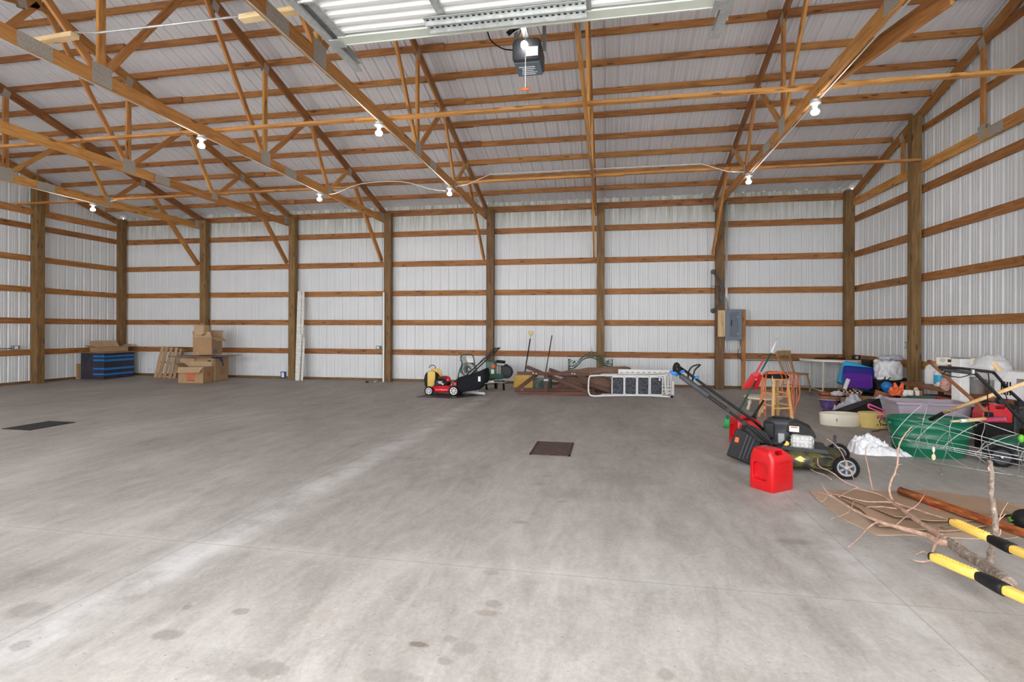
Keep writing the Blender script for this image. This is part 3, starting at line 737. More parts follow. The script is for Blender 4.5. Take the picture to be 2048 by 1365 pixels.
# slim white strip and peeling boards
p0, p1 = on_y(767.5, 767, YW - .2), on_y(767, 587, YW - .2); p0.z = 0
tag(MB().box(((p0.x + p1.x) / 2, p0.y, p1.z / 2), (.045, .03, p1.z)).build('trim_strip', 'whitepaint', bevel=.003), 'slim white upright strip against the fourth far wall post', 'board')
Yb = 12.68
def lean(px, top, bot, w, Y, lab, mat='peel', t_=.022, dx=0):
    a, b_ = on_y(px, bot, Y), on_y(px + dx, top, Y); a.z = .0; b_.y += .12
    m, L = frame(a, b_, (0, 1, 0)); o = MB().box((L / 2, 0, 0), (L, w, t_)).build('painted_board', mat, bevel=.002)
    # local x is the length: bake so that z is along the board
    o.matrix_basis = m; tag(o, lab, 'board'); return o
lean(595, 586, 766, .11, Yb, 'longest white board with flaking paint leaning against the far wall', dx=-1.5)
lean(602.5, 586, 766, .10, Yb + .035, 'white flaking board leaning just right of the longest one', dx=-2.5)
lean(596, 672, 766, .10, Yb - .075, 'short white flaking board leaning in front of the two tall ones', dx=-.5)
lean(604.8, 680, 766, .05, Yb - .06, 'narrow short white board at the right of the leaning group', dx=-1.5)
p = F(735, 768); tag(MB().box((p.x, p.y, .02), (.06, .05, .04)).build('plug_adapter', 'black', bevel=.005), 'tiny black adapter lying on the floor by the far wall', 'adapter')
p = F(752, 767); r = thing('tape_roll', 'tiny pale roll lying by the far wall, right of the black adapter', 'roll', (p.x, p.y, 0)); MB().lathe([(.06, 0), (.065, .02), (.06, .045), (.035, .045), (.03, .02), (.035, 0), (.06, 0)], 20, caps=False).build('ring', 'grey', r); MB().box((0, -.06, .02), (.04, .012, .02)).build('paper_tab', 'white', r)

# breaker panel, its boards and conduits
YP = 12.72
tl, br = on_y(1450, 616, YP), on_y(1484.5, 677, YP); w, h = br.x - tl.x, tl.z - br.z
r = thing('breaker_panel', 'blue-grey electrical breaker panel on the far wall', 'breaker panel', ((tl.x + br.x) / 2, YP + .06, br.z))
MB().box((0, 0, h / 2), (w - .02, .10, h - .02)).build('cabinet', 'panelgrey', r); MB().box((0, -.056, h / 2), (w, .012, h)).build('cover', 'panelgrey', r, bevel=.006)
MB().box((-.06, -.066, h / 2), (.06, .008, h * .78)).build('trim_panel', 'panelgrey2', r); dd = MB().box((.03, -.068, h / 2), (.13, .012, h * .82)).build('door', 'panelgrey2', r, bevel=.004)
MB().box((-.048, -.074, h * .55), (.025, .006, .14)).build('latch', 'black', r)
for zz in (.2, .75): MB().box((.085, -.076, h * zz), (.012, .005, .03)).build('hinge', 'alu', r)
for xx in (-1, 1):
    for zz in (.03, .5, .97): MB().ell((xx * (w / 2 - .012), -.063, h * zz), (.006, .004, .006), 8, 6).build('screw', 'alu', r)
p, q = on_y(1435, 618, YP), on_y(1450, 671, YP)
tag(board('backing_board', ((p.x + q.x) / 2, YP - .02, q.z), ((p.x + q.x) / 2, YP - .02, p.z), q.x - p.x, .02, 'pine', up=(0, 1, 0)), 'fresh plywood offcut between the post and the breaker panel', 'board')
p = on_y(1487.5, 616, YP + .02)
tag(board('stud', (p.x, YP + .06, 0), (p.x, YP + .06, p.z), .085, .05, 'lumber', up=(0, 1, 0)), 'short upright wooden stud right of the breaker panel', 'stud')
a = on_y(1456, 616, YP + .07); b_ = on_y(1451, 585, YP + .07); c_ = on_y(1450, 420, YP + .07)
tag(MB().tube([a, b_, V((b_.x, b_.y, 4.35))], .014, 10).build('conduit_pipe', 'galv'), 'grey conduit climbing the post from the breaker panel top', 'conduit')
tag(MB().tube([a + V((.03, 0, 0)), on_y(1453.5, 590, YP + .07), V((b_.x + .035, b_.y, 4.35))], .012, 10).build('conduit_pipe', 'conduit'), 'pale conduit climbing beside the grey one above the breaker panel', 'conduit')
pts = smoothpath([on_y(1451.5, 677, YP), on_y(1452, 693, YP), on_y(1458, 700, YP), on_y(1472, 700, YP), on_y(1478, 694, YP), on_y(1478.5, 677, YP)], 4)
tag(MB().tube(pts, .014, 10).build('conduit_loop', 'galv'), 'bent grey conduit looping under the breaker panel', 'conduit')
tag(MB().tube(smoothpath([on_y(1481, 677, YP), on_y(1480, 690, YP), on_y(1476, 705, YP - .03), on_y(1482, 716, YP - .08), on_y(1500, 718, YP + .12), on_y(1600, 717, YP + .2)], 5), .008, 6).build('cable', 'darkgrey'), 'dark cable sagging from the breaker panel along the far wall', 'cable')
# compound bow
YQ = 12.68
r0 = on_y(1443, 580, YQ); r = thing('compound_bow', 'dark compound archery bow hanging on the post above the breaker panel', 'bow', (r0.x, YQ, r0.z - .4))
def bl(px, py, dy=0): p = on_y(px, py, YQ); return V((p.x - r0.x, dy, p.z - (r0.z - .4)))
MB().loft([[V((p.x + a_, p.y + b2_, p.z)) for a_, b2_ in ((-w_, -.012), (w_, -.012), (w_, .012), (-w_, .012))] for p, w_ in ((bl(1441, 559), .025), (bl(1444, 564), .034), (bl(1440, 570), .030), (bl(1438.5, 577), .026), (bl(1441, 583), .026), (bl(1440, 592), .028), (bl(1443, 597), .032), (bl(1444, 600), .018))], smooth=False).build('riser', 'bowblue', r, bevel=.003)
MB().box(bl(1439, 576, -.01), (.035, .03, .10)).build('grip', 'blackmetal', r, bevel=.008)
a = MB(); a.bar(bl(1443, 563), bl(1427, 544), .04, .018, (0, 1, 0)); a.build('limb', 'blackmetal', r); a = MB(); a.bar(bl(1444, 598), bl(1428, 617), .04, .018, (0, 1, 0)); a.build('limb', 'blackmetal', r)
for (x, y) in ((1425.5, 541), (1425.8, 619.5)):
    m4 = Matrix.Translation(bl(x, y)) @ Matrix.Rotation(PI / 2, 4, 'X'); MB().torus((0, 0, 0), .045, .010, m4).torus((0, 0, 0), .018, .008, m4).cyl(m4 @ V((-.04, 0, 0)), m4 @ V((.04, 0, 0)), .004, 6).cyl(m4 @ V((0, -.04, 0)), m4 @ V((0, .04, 0)), .004, 6).build('cam_wheel', 'blackmetal', r)
a = MB(); a.tube([bl(1421.5, 543), bl(1421.5, 618)], .005, 6); a.tube([bl(1424, 541, .01), bl(1425, 618, .01)], .0025, 5); a.build('bowstring', 'black', r)
MB().tube([bl(1421, 569.5), bl(1441, 569.5)], .005, 6).build('cable_guard', 'black', r)

# ================================================ left corner: striped box, pallet, cardboard
c0, c1 = F(208.5, 765.4), F(269, 758.5)
H = .70; Lx = .68; Ly = (c1 - c0).length; ang = math.atan2((c1 - c0).y, (c1 - c0).x)
r = thing('striped_box', 'dark box painted with bright blue stripes in the left far corner', 'box', (c0.x, c0.y, 0), ang)
# local x runs along the striped side, local y to the left behind
MB().box((Ly / 2, .34, H / 2), (Ly, .68, H)).build('body', 'stripebox' if 'stripebox' in M else 'darkgrey', r, bevel=.006)
for (z0, z1) in ((.58, .63), (.47, .53), (.245, .30), (.10, .15)):
    s_ = MB(); s_.box((Ly / 2 + .0, -.002, (z0 + z1) / 2), (Ly - .03, .006, z1 - z0)); s_.box((-.002, .15, (z0 + z1) / 2 + .01), (.006, .32, (z1 - z0) * .8)); s_.build('blue_stripe', 'blue', r)
top = .70
tag(MB().box((0, 0, 0), (1.06, .80, .012)).build('cardboard_sheet', 'card3', mw=Matrix.Translation((c0.x - .16, c0.y + .42, top + .014)) @ Matrix.Rotation(ang + .03, 4, 'Z')), 'flat cardboard sheet lying on top of the blue striped box', 'cardboard')
def flapbox(name, lab, loc, rz, L, Wd, Hh, flaps=(), mat='card', cat='box', tape=False, closed=False):
    """open carton: corner at the origin, x along one side, y along the other; flaps: (side, angle from upright, length)"""
    r = thing(name, lab, cat, loc, rz); t_ = .006
    m = MB()
    m.box((L / 2, t_ / 2, Hh / 2), (L, t_, Hh)).box((L / 2, Wd - t_ / 2, Hh / 2), (L, t_, Hh)).box((t_ / 2, Wd / 2, Hh / 2), (t_, Wd - 2 * t_, Hh)).box((L - t_ / 2, Wd / 2, Hh / 2), (t_, Wd - 2 * t_, Hh)).box((L / 2, Wd / 2, t_ / 2), (L - .01, Wd - .01, t_))
    if closed: m.box((L / 2, Wd / 2, Hh - t_ / 2), (L - .01, Wd - .01, t_))
    m.build('carton', mat, r)
    for side, a, ln in flaps:
        if side == 'front': o, e, out = V((0, 0, Hh)), V((1, 0, 0)) * L, V((0, -1, 0))
        elif side == 'back': o, e, out = V((0, Wd, Hh)), V((1, 0, 0)) * L, V((0, 1, 0))
        elif side == 'left': o, e, out = V((0, 0, Hh)), V((0, 1, 0)) * Wd, V((-1, 0, 0))
        else: o, e, out = V((L, 0, Hh)), V((0, 1, 0)) * Wd, V((1, 0, 0))
        d = (out * math.sin(a) + V((0, 0, 1)) * math.cos(a)) * ln; nn = e.cross(d).normalized() * .004
        q = [o + e * .01, o + e * .99, o + e * .94 + d, o + e * .06 + d]
        MB().add([p - nn for p in q] + [p + nn for p in q], [(0, 1, 2, 3), (7, 6, 5, 4), (0, 4, 5, 1), (1, 5, 6, 2), (2, 6, 7, 3), (3, 7, 4, 0)]).build('flap', 'card2' if mat != 'card2' else 'card', r)
    return r
flapbox('cardboard_box', 'low open cardboard box on top of the blue striped box', (c0.x - .30, c0.y + .10, top + .024), ang - .25, .78, .34, .12, (('back', .5, .2), ('left', 1.2, .15), ('right', 1.1, .16)))
c2 = F(171, 766)
tag(MB().box((XL + .045, 11.72, .205), (.05, .16, .41)).build('cardboard_piece', 'card', mw=Matrix()), 'upright brown cardboard piece behind the left end of the striped box', 'cardboard')
# pallet: upright boards over three rails, leaning on the wall
p = F(316, 761); sc_ = depth(p) / FPX
r = thing('wooden_pallet', 'slatted wooden pallet leaning against the far wall beside the boxes', 'pallet', (p.x, p.y - .15, 0), 0)
TL = Matrix.Rotation(-.20, 4, 'X') @ Matrix.Rotation(.09, 4, 'Y')
def pb(nm, a, b_, w, h, up, parent): return board(nm, TL @ V(a), TL @ V(b_), w, h, 'paletwood', parent, up=TL.to_3x3() @ V(up), bevel=.003)
for x in (.06, .19, .35, .52, .66): pb('slat', (x, 0, .02), (x, 0, .90), .085 if x != .19 else .12, .016, (0, 1, 0), r)
for z in (.08, .47, .86): pb('rail', (.0, .055, z), (.74, .055, z), .035, .09, (0, 1, 0), r)
for x in (.1, .4, .62): pb('back_slat', (x, .11, .03), (x, .11, .9), .08, .014, (0, 1, 0), r)
# carton stack
cA = F(428, 768); eA = F(457, 763.5); angA = math.atan2((eA - cA).y, (eA - cA).x)
LA = (eA - cA).length
fA = flapbox('cardboard_box', 'tall closed cardboard box on the floor at the right of the stack', (cA.x, cA.y, 0), angA, LA, .50, .64, mat='card', closed=True)
MB().box((LA * .08, -.002, .33), (.05, .004, .62)).build('seam_tape', 'card2', fA)
for i in range(3): MB().box((LA * .6, -.003, .18 + i * .05), (.20 - .03 * i, .003, .012)).build('printed_line', 'darkred', fA)
MB().box((-.003, .12, .50), (.004, .09, .09)).build('printed_mark', 'black', fA)
MB().box((LA * .5, -.006, .56), (.04, .006, .12)).build('strap_end', 'navy', fA)
tA = Matrix.Translation((cA.x, cA.y, 0)) @ Matrix.Rotation(angA, 4, 'Z')
pB = tA @ V((.02, .53, 0))
flapbox('cardboard_box', 'plain cardboard box behind the low open one, left of the tall box', (pB.x, pB.y, 0), angA, .45, .42, .60, mat='card2', closed=True)
# low open box in front with its printed emblem
cB = F(407, 771.5); lB = F(357, 771.5); angB = math.atan2((lB - cB).y, (lB - cB).x)
LB = (lB - cB).length
tB = Matrix.Translation((lB.x, lB.y, 0)) @ Matrix.Rotation(math.atan2((cB - lB).y, (cB - lB).x), 4, 'Z')
r = flapbox('cardboard_box', 'low open box with an orange-red emblem on its front, on the floor', (lB.x, lB.y, 0), math.atan2((cB - lB).y, (cB - lB).x), LB, .38, .40, (('front', 2.5, .17), ('back', .1, .12), ('left', .9, .13)), mat='card')
MB().prism([(.22, .10), (.43, .10), (.43, .26), (.22, .26)], 0, .003, Matrix.Translation((0, -.001, 0)) @ Matrix.Rotation(PI / 2, 4, 'X')).build('printed_emblem', 'orangeprint', r)
for i in range(4): MB().box((.255 + i * .045, -.0055, .18), (.012, .002, .13)).build('emblem_gap', 'card', r)
for i in range(2): MB().box((.325, -.003, .08 - i * .022), (.20 - i * .03, .003, .012)).build('printed_line', 'darkred', r)
MB().box((LB + .002, .22, .22), (.003, .10, .10)).build('side_emblem', 'orangeprint', r)
# sheet on the boxes, then the upper boxes
pm = tA @ V((.05, .35, .655))
tag(MB().loft([[V((x, -.42 + .04 * math.sin(x * 3), .02 * x * x)), V((x, .42, .02 * x * x)), V((x, .42, .02 * x * x + .012)), V((x, -.42, .02 * x * x + .012))] for x in (-.62, -.3, 0, .3, .6, .82)], smooth=False).build('cardboard_sheet', 'card3', mw=Matrix.Translation((pm.x, pm.y, .645)) @ Matrix.Rotation(.35, 4, 'Z')), 'flat cardboard sheet sticking out under the upper box of the stack', 'cardboard')
tag(MB().tube([tA @ V((-.1, -.02, .62)), tA @ V((.18, -.03, .60)), tA @ V((.3, -.03, .54)), tA @ V((.34, -.03, .38))], .014, 6).build('strap', 'navy'), 'dark blue strap hanging from the edge of the stacked sheet', 'strap')
z0 = .685
d0 = tA @ V((.02, .07, 0)); cD = V((d0.x, d0.y, z0))
eD = cD + (eA - cA).normalized() * .40
r = flapbox('cardboard_box', 'large open box on the sheet, middle of the stack', (cD.x, cD.y, z0), angA, .42, .52, .46, (('back', .15, .16), ('left', .1, .14), ('front', 2.2, .17), ('right', .5, .2)), mat='card')
MB().box((.14, -.003, .09), (.16, .003, .11)).build('label_patch', 'panelgrey', r)
MB().box((-.003, .40, .06), (.003, .05, .04)).build('small_label', 'card2', r)
MB().add([(.05, .49, .43), (.18, .49, .43), (.1, .5, .50)], [(0, 1, 2)]).add([(.3, .49, .43), (.42, .49, .43), (.40, .5, .50)], [(0, 1, 2)]).build('paper_corner', 'cream', r, solid=.004)
tE = Matrix.Translation(cD) @ Matrix.Rotation(angA, 4, 'Z'); pE = tE @ V((.0, .30, .56))
rE = thing('paper_sack', 'small pale brown box on the very top of the stack', 'box', (pE.x, pE.y, pE.z))
MB().box((.02, 0, .10), (.28, .22, .24), Matrix.Rotation(.08, 4, 'Y')).box((.02, -.10, .0), (.22, .05, .10), Matrix.Rotation(.08, 4, 'Y')).build('sack', 'card2', rE, bevel=.02)
MB().box((-.08, .12, .22), (.12, .015, .06)).build('open_flap', 'card2', rE)
# ================================================ floor drains
def grate(x0, x1, y0, y1, mat, lab, n=11):
    r = thing('floor_drain', lab, 'floor drain', ((x0 + x1) / 2, (y0 + y1) / 2, 0)); w, d = x1 - x0, y1 - y0
    m = MB(); m.box((0, d / 2 - .012, .004), (w, .024, .008)).box((0, -d / 2 + .012, .004), (w, .024, .008)).box((w / 2 - .012, 0, .004), (.024, d, .008)).box((-w / 2 + .012, 0, .004), (.024, d, .008)); m.build('rim', mat, r)
    m = MB()
    for i in range(n): m.box((0, -d / 2 + .03 + (d - .06) * (i + .5) / n, .003), (w - .04, (d - .06) / n * .62, .010))
    m.build('bars', mat, r); MB().box((0, 0, .0012), (w - .04, d - .04, .002)).build('pit_shade', 'black', r)  # flat black sheet stands in for the shade below the bars
grate(-.84, -.395, 5.66, 6.33, 'grate', 'rusty brown square floor drain grate in the middle of the floor', 15)
grate(-8.03, -7.57, 5.69, 6.30, 'grateblack', 'black floor drain grate at the left edge of the photo', 15)

# ================================================ wheels and mowers
def wheel(parent, c, rad, wid, spokes=6, hubmat='whitepaint', axis=(0, 1, 0), name='wheel', tread=True):
    """disc wheel; axis is the axle"""
    a = V(axis).normalized(); m, _ = frame(V(c), V(c) + a); q = m @ Matrix.Rotation(PI / 2, 4, 'Y')
    h = wid / 2
    o = MB().lathe([(rad * .76, -h), (rad * .94, -h), (rad, -h * .6), (rad, h * .6), (rad * .94, h), (rad * .76, h), (rad * .76, -h)], 36, q, caps=False)
    if tread:
        for k in range(30):
            an = 2 * PI * k / 30; o.box((0, 0, 0), (.006, wid * .9, .006) if False else (.007, .009, wid * .92), q @ Matrix.Rotation(an, 4, 'Z') @ Matrix.Translation((rad + .001, 0, 0)))
    w_ = o.build(name, 'rubber', parent)
    d = MB(); d.lathe([(rad * .77, -h * .75), (rad * .77, h * .75), (rad * .62, h * .75), (rad * .58, h * .35), (rad * .26, h * .35), (rad * .22, h * 1.05), (.001, h * 1.05)], 30, q, caps=False)
    d.lathe([(.001, -h * 1.05), (rad * .22, -h * 1.05), (rad * .26, -h * .35), (rad * .58, -h * .35), (rad * .62, -h * .75), (rad * .77, -h * .75)], 30, q, caps=False)
    for k in range(spokes):
        an = 2 * PI * k / spokes
        for s_ in (-1, 1): d.box((0, 0, 0), (rad * .36, rad * .17, h * .45), q @ Matrix.Rotation(an, 4, 'Z') @ Matrix.Translation((rad * .42, 0, s_ * h * .50)))
    d.build('hub', hubmat, w_); MB().lathe([(rad * .26, -h * .42), (rad * .58, -h * .42)], 24, q, caps=False).lathe([(rad * .26, h * .42), (rad * .58, h * .42)], 24, q, caps=False).build('hub_recess', 'darkgrey', w_)
    MB().cyl(V(c) - a * (h * 1.25), V(c) + a * (h * 1.25), rad * .09, 10).build('axle_bolt', 'alu', w_)
    return w_

def deck_loft(mb, L, Wd, z0, z1):
    secs = []
    for (z, k, e) in ((z0, 1.0, 0), (z0 + .05, 1.0, 0), (z1 - .03, .93, 0), (z1, .80, 0), (z1 + .012, .5, 0)):
        ring = []
        for i in range(36):
            a = 2 * PI * i / 36; ca, sa = math.cos(a), math.sin(a)
            x = (abs(ca) ** .55) * (1 if ca > 0 else -1) * L / 2 * k; y = (abs(sa) ** .6) * (1 if sa > 0 else -1) * Wd / 2 * k
            ring.append(V((x, y, z)))
        secs.append(ring)
    return mb.loft(secs)

# red push mower with black grass bag: local -x is its front
cf, cr = F(858, 792.5), F(909.5, 793.5); sc_ = depth(cf) / FPX
ang = math.atan2((cr - cf).y, (cr - cf).x); mid = (cf + cr) / 2
t4 = Matrix.Translation(mid) @ Matrix.Rotation(ang, 4, 'Z'); o = t4 @ V((0, .25, 0))
r = thing('lawn_mower', 'red push lawn mower with a black grass bag near the far wall', 'lawn mower', (o.x, o.y, 0), ang)
for x, rad in ((-.265, .092), (.265, .104)):
    for y in (-.25, .25): wheel(r, (x, y, rad), rad, .042, 7, 'alu', hubmat if False else (0, -1, 0))
deck_loft(MB(), .58, .46, .07, .19).build('deck', 'redpaint', r)
e = MB(); e.lathe([(.14, .19), (.15, .22), (.15, .27), (.13, .30), (.12, .33), (.07, .36), (.02, .365)], 28, Matrix.Translation((-.03, 0, 0))); en = e.build('engine', 'black', r, bevel=.004)
MB().ell((-.02, .02, .335), (.13, .12, .055)).build('engine_shroud', 'darkred', en)
MB().ell((.09, -.06, .31), (.055, .05, .05)).build('fuel_tank', 'redpaint', en); MB().cyl((.09, -.06, .355), (.09, -.06, .38), .022, 14).build('fuel_cap', 'redpaint', en)
MB().box((-.14, -.07, .245), (.11, .13, .12)).build('air_filter', 'black', en, bevel=.012); MB().box((-.06, -.155, .26), (.09, .012, .06)).build('label_plate', 'grey', en); MB().box((.0, -.15, .23), (.03, .02, .03)).build('label_chip', 'white', en)
MB().cyl((-.11, -.145, .22), (-.11, -.175, .22), .035, 16).build('recoil_cap', 'black', en)
# handle: two side tubes folding up and back to a crossbar
ht = V((1.18, 0, .985)); hb = V((.24, 0, .17))
pts = [V((hb.x, -.22, hb.z)), V((.60, -.22, .50)), V((1.0, -.21, .86)), V((1.10, -.20, .955)), V((1.15, -.14, .985)), V((1.16, 0, .99)), V((1.15, .14, .985)), V((1.10, .20, .955)), V((1.0, .21, .86)), V((.60, .22, .50)), V((hb.x, .22, hb.z))]
hd = MB().tube(pts, .013, 8).build('handle', 'blackmetal', r)
MB().tube([V((.80, -.2, .70)), V((.95, -.2, .86)), V((1.04, -.18, .95)), V((1.09, 0, 1.0)), V((1.04, .18, .95)), V((.95, .2, .86)), V((.80, .2, .70))], .006, 6).build('bail_bar', 'blackmetal', hd)
MB().cyl((.60, -.25, .50), (.60, -.2, .50), .022, 12).build('fold_knob', 'black', hd); MB().box((.29, -.245, .25), (.06, .03, .07), ).build('handle_bracket', 'redpaint', hd)
bagp = [[(.20, .07), (.22, .25), (.34, .36), (.55, .42), (.78, .50), (.90, .56), (.93, .40), (.90, .24), (.75, .12), (.45, .07)], ]
secs = []
for y, k in ((-.23, .86), (-.20, 1.0), (0, 1.04), (.20, 1.0), (.23, .86)):
    secs.append([V((.56 + (x - .56) * k, y, .28 + (z - .28) * k + .01)) for x, z in bagp[0]])
bg = MB().loft(secs, smooth=False).build('grass_bag', 'fabric', r, bevel=.02); MB().box((.80, -.236, .36), (.05, .004, .10), Matrix.Rotation(0, 4, 'Y')).build('bag_tag', 'white', bg)
q = [F(833, 796), F(905, 799), F(968, 791), F(866, 788)]
tag(MB().prism([(p.x, p.y) for p in q], 0.0, .006).build('rubber_mat', 'darkgrey'), 'thin dark mat lying under the red mower', 'mat')

# yellow reel behind the mower
p = F(868, 781); p = V((p.x, 11.2, 0)); sc_ = depth(p) / FPX; z0 = 0
r = thing('utility_reel', 'yellow rounded utility reel with a black band standing behind the red mower', 'reel', (p.x, p.y, 0), .35)
def rr_disc(y0, y1, w, h, rr, mat, nm, parent, off=0):
    m4 = Matrix.Translation((0, 0, h / 2 + off)) @ Matrix.Rotation(PI / 2, 4, 'X'); return MB().prism(rrect(w, h, rr, 7), -y1, -y0, m4).build(nm, mat, parent, bevel=.012)
rr_disc(-.10, .03, .17, .44, .06, 'yellow', 'front_case', r)
rr_disc(.03, .13, .30, .40, .12, 'black', 'black_core', r, .02)
for i in range(4): MB().torus((0, 0, 0), .17 - .0 * i, .012, Matrix.Translation((.02, .04 + i * .025, .24)) @ Matrix.Rotation(PI / 2, 4, 'X'), 24, 6).build('cord_coil', 'rubber', r)
m4 = Matrix.Translation((.10, .13, .33)) @ Matrix.Rotation(-PI / 2, 4, 'X'); MB().lathe([(.14, 0), (.15, .02), (.15, .10), (.13, .12), (.001, .125)], 26, m4).build('drum', 'yellow', r)
MB().tube(arc((.02, 0, .50), .07, 0, PI, 8), .008, 6).build('carry_loop', 'blackmetal', r)

# green tubular reel cart against the wall, left of the post
Y = 11.9
def at(px, py, Y=Y): return on_y(px, py, Y)
p = at(937, 765); r = thing('hose_reel_cart', 'green tube framed cart with a grey round reel standing left of the post', 'hose reel', (p.x, Y, 0))
def lo(px, py, dy=0.0): v = at(px, py, Y + dy); return v - V((p.x, Y, 0))
for dy in (-.12, .16):
    a = lo(915, 762, dy); a.z = .012; b_ = lo(961, 766, dy); b_.z = .012
    MB().tube(smoothpath([a, lo(918, 748, dy), lo(924, 730, dy), lo(922, 714, dy), lo(934, 710, dy), lo(946, 713, dy), lo(951, 735, dy), lo(957, 750, dy), b_], 4), .014, 8).build('side_frame', 'greenmetal', r)
MB().bar(lo(921, 722, -.12), lo(921, 722, .16), .02, .02).bar(lo(948, 722, -.12), lo(948, 722, .16), .02, .02).bar(lo(918, 755, -.12), lo(918, 755, .16), .02, .02).bar(lo(956, 755, -.12), lo(956, 755, .16), .02, .02).build('cross_tubes', 'greenmetal', r)
c = lo(938, 740, 0); m4 = Matrix.Translation(c) @ Matrix.Rotation(PI / 2, 4, 'X')
MB().lathe([(.17, -.10), (.175, -.09), (.10, -.07), (.09, .07), (.175, .09), (.17, .10), (.05, .10), (.05, -.10)], 30, m4, caps=False).build('reel', 'grey', r)
for i in range(3): MB().torus((0, 0, -.05 + i * .05), .13, .02, m4, 26, 8).build('hose_coil', 'greybag', r)
MB().box(lo(937, 722, -.14), (.24, .01, .10)).build('clear_guard', 'whitepaint', r, bevel=.01)
for i in range(4): MB().tube(smoothpath([lo(924 + i * 2, 714, -.15), lo(926 + 3 * i, 730, -.17), lo(921 + 4 * i, 748, -.15)], 4), .007, 6).build('green_hose', 'greenmetal', r)

# green engine machine on a wheeled stand right of the post
Y = 11.75; p = at(992, 770); r = thing('engine_machine', 'green engine machine with an orange round sticker on a black wheeled stand', 'machine', (p.x, Y, 0))
MB().box(lo(983.5, 735), (.20, .30, .29)).build('engine_case', 'greenmetal', r, bevel=.02)
c = lo(987, 733, -.155); MB().cyl(c, c + V((0, -.006, 0)), .048, 22).build('round_sticker', 'orangeprint', r); MB().box(lo(986, 744, -.156), (.07, .006, .10)).build('pale_plate', 'brightgreen' if False else 'cream', r)
MB().box(lo(997, 742), (.14, .24, .24)).build('gear_housing', 'greenmetal', r, bevel=.015)
for i in range(5): MB().box(lo(993.5 + i * 2.2, 742, -.125), (.008, .02, .22)).build('cooling_fin', 'cream' if i % 2 else 'grey', r)
MB().cyl(lo(994, 723.5), lo(1011, 725), .035, 14).build('muffler', 'blackmetal', r); MB().cyl(lo(1010, 731), lo(1016, 731), .025, 12).build('exhaust', 'blackmetal', r)
c = lo(1013, 744); MB().lathe([(.14, -.08), (.16, 0), (.13, .08)], 26, Matrix.Translation(c) @ Matrix.Rotation(PI / 2, 4, 'X')).build('mesh_guard', 'darkgrey', r)
MB().box(lo(991, 752.5), (.44, .36, .11)).build('base_tray', 'greenmetal', r, bevel=.015); MB().box(lo(990, 764), (.52, .38, .03)).build('shelf', 'grey', r)
MB().tube([lo(975, 758, -.1), lo(1005, 757, -.1)], .02, 8).build('axle', 'blackmetal', r)
for px in (973, 1007.5): 
    a = lo(px, 762, -.15); b_ = V((a.x + .005, a.y, .1)); MB().tube([a, b_, V((b_.x + .01, b_.y, 0.0))], .024, 10).build('leg', 'rubber', r)
c = lo(993, 770, .1); wheel(r, (c.x, .1, .09), .09, .05, 5, 'darkgrey', (1, 0, 0))
MB().tube(smoothpath([lo(1003, 733, -.1), lo(1013, 733, -.1), lo(1020, 738, -.05), lo(1018, 752, 0)], 4), .008, 6).build('hose', 'rubber', r)

# pale slats on the floor beside the bag
def slat3(a, b_, w, h, mat, nm, lab, cat='board', up=(0, 0, 1), bevel=.003): return tag(board(nm, a, b_, w, h, mat, up=up, bevel=bevel), lab, cat)
a, b_ = F(933, 786), F(971, 789.5); r = thing('folded_stand', 'pale folded metal stand lying behind the grass bag', 'stand', (a.x, a.y, 0))
L_ = lambda px, py, z: on_z(px, py, z) - V((a.x, a.y, 0))
board('rail', L_(934, 784, .03), L_(970, 788, .03), .04, .05, 'whitepaint', r); board('rail', L_(969, 766, .25), L_(988, 764, .28), .04, .05, 'whitepaint', r)
board('strut', L_(955, 785, .03), L_(966, 768, .26), .03, .035, 'whitepaint', r); board('strut', L_(938, 779, .06), L_(943, 774, .12), .02, .02, 'alu', r); board('strut', L_(968, 768, .26), L_(984, 766, .26), .10, .02, 'alu', r)

# snow shovel and dark pole leaning on the wall
a, g = on_y(1050, 752, 12.45), on_y(1060.5, 678, 12.86); r = thing('snow_shovel', 'yellow snow shovel with a D-shaped handle leaning on the far wall', 'shovel', (a.x, a.y, 0)); O = V((a.x, a.y, 0))
MB().tube([a - O + V((-.01, 0, -.02)), g - O], .016, 10).build('shaft', 'darkgrey', r)
k = on_y(1061, 676, 12.86) - O; s_ = .085
MB().tube([k, k + V((.005, 0, .05)), k + V((-.045, 0, .12)), k + V((-.05, 0, .155)), k + V((.065, 0, .155)), k + V((.06, 0, .12)), k + V((.012, 0, .05))], .013, 8).build('grip', 'yellow', r)
bl_ = []
w0, w1 = on_y(1027, 770, 12.3) - O, on_y(1068, 770, 12.3) - O
for i in range(9):
    u_ = i / 8; bulge = .07 * (2 * u_ - 1) ** 2
    bl_.append([V((w0.x + (w1.x - w0.x) * u_ + (.02 * (1 - u_)), -.20 - bulge * .8 + .24 * (1 - j / 6) ** 0 * 0 + .05 * math.sin(PI * j / 6) - j * .0 + .02 * j, .0 + .33 * j / 6 - .05 * (2 * u_ - 1) ** 2 * (j / 6))) for j in range(7)])
MB().loft(bl_, closed=False, caps=False).build('blade', 'yellow', r, solid=.008)
MB().tube([a - O + V((0, -.04, -.04)), a - O + V((-.005, -.06, -.16))], .022, 8).build('socket', 'yellow', r)
tag(MB().tube([V((on_y(1087, 790, 12.2).x, 12.2, .01)), on_y(1104, 671, 12.9)], [.014, .012], 8).build('dark_pole', 'brownboard'), 'thin dark wooden pole leaning on the far wall right of the shovel', 'pole')

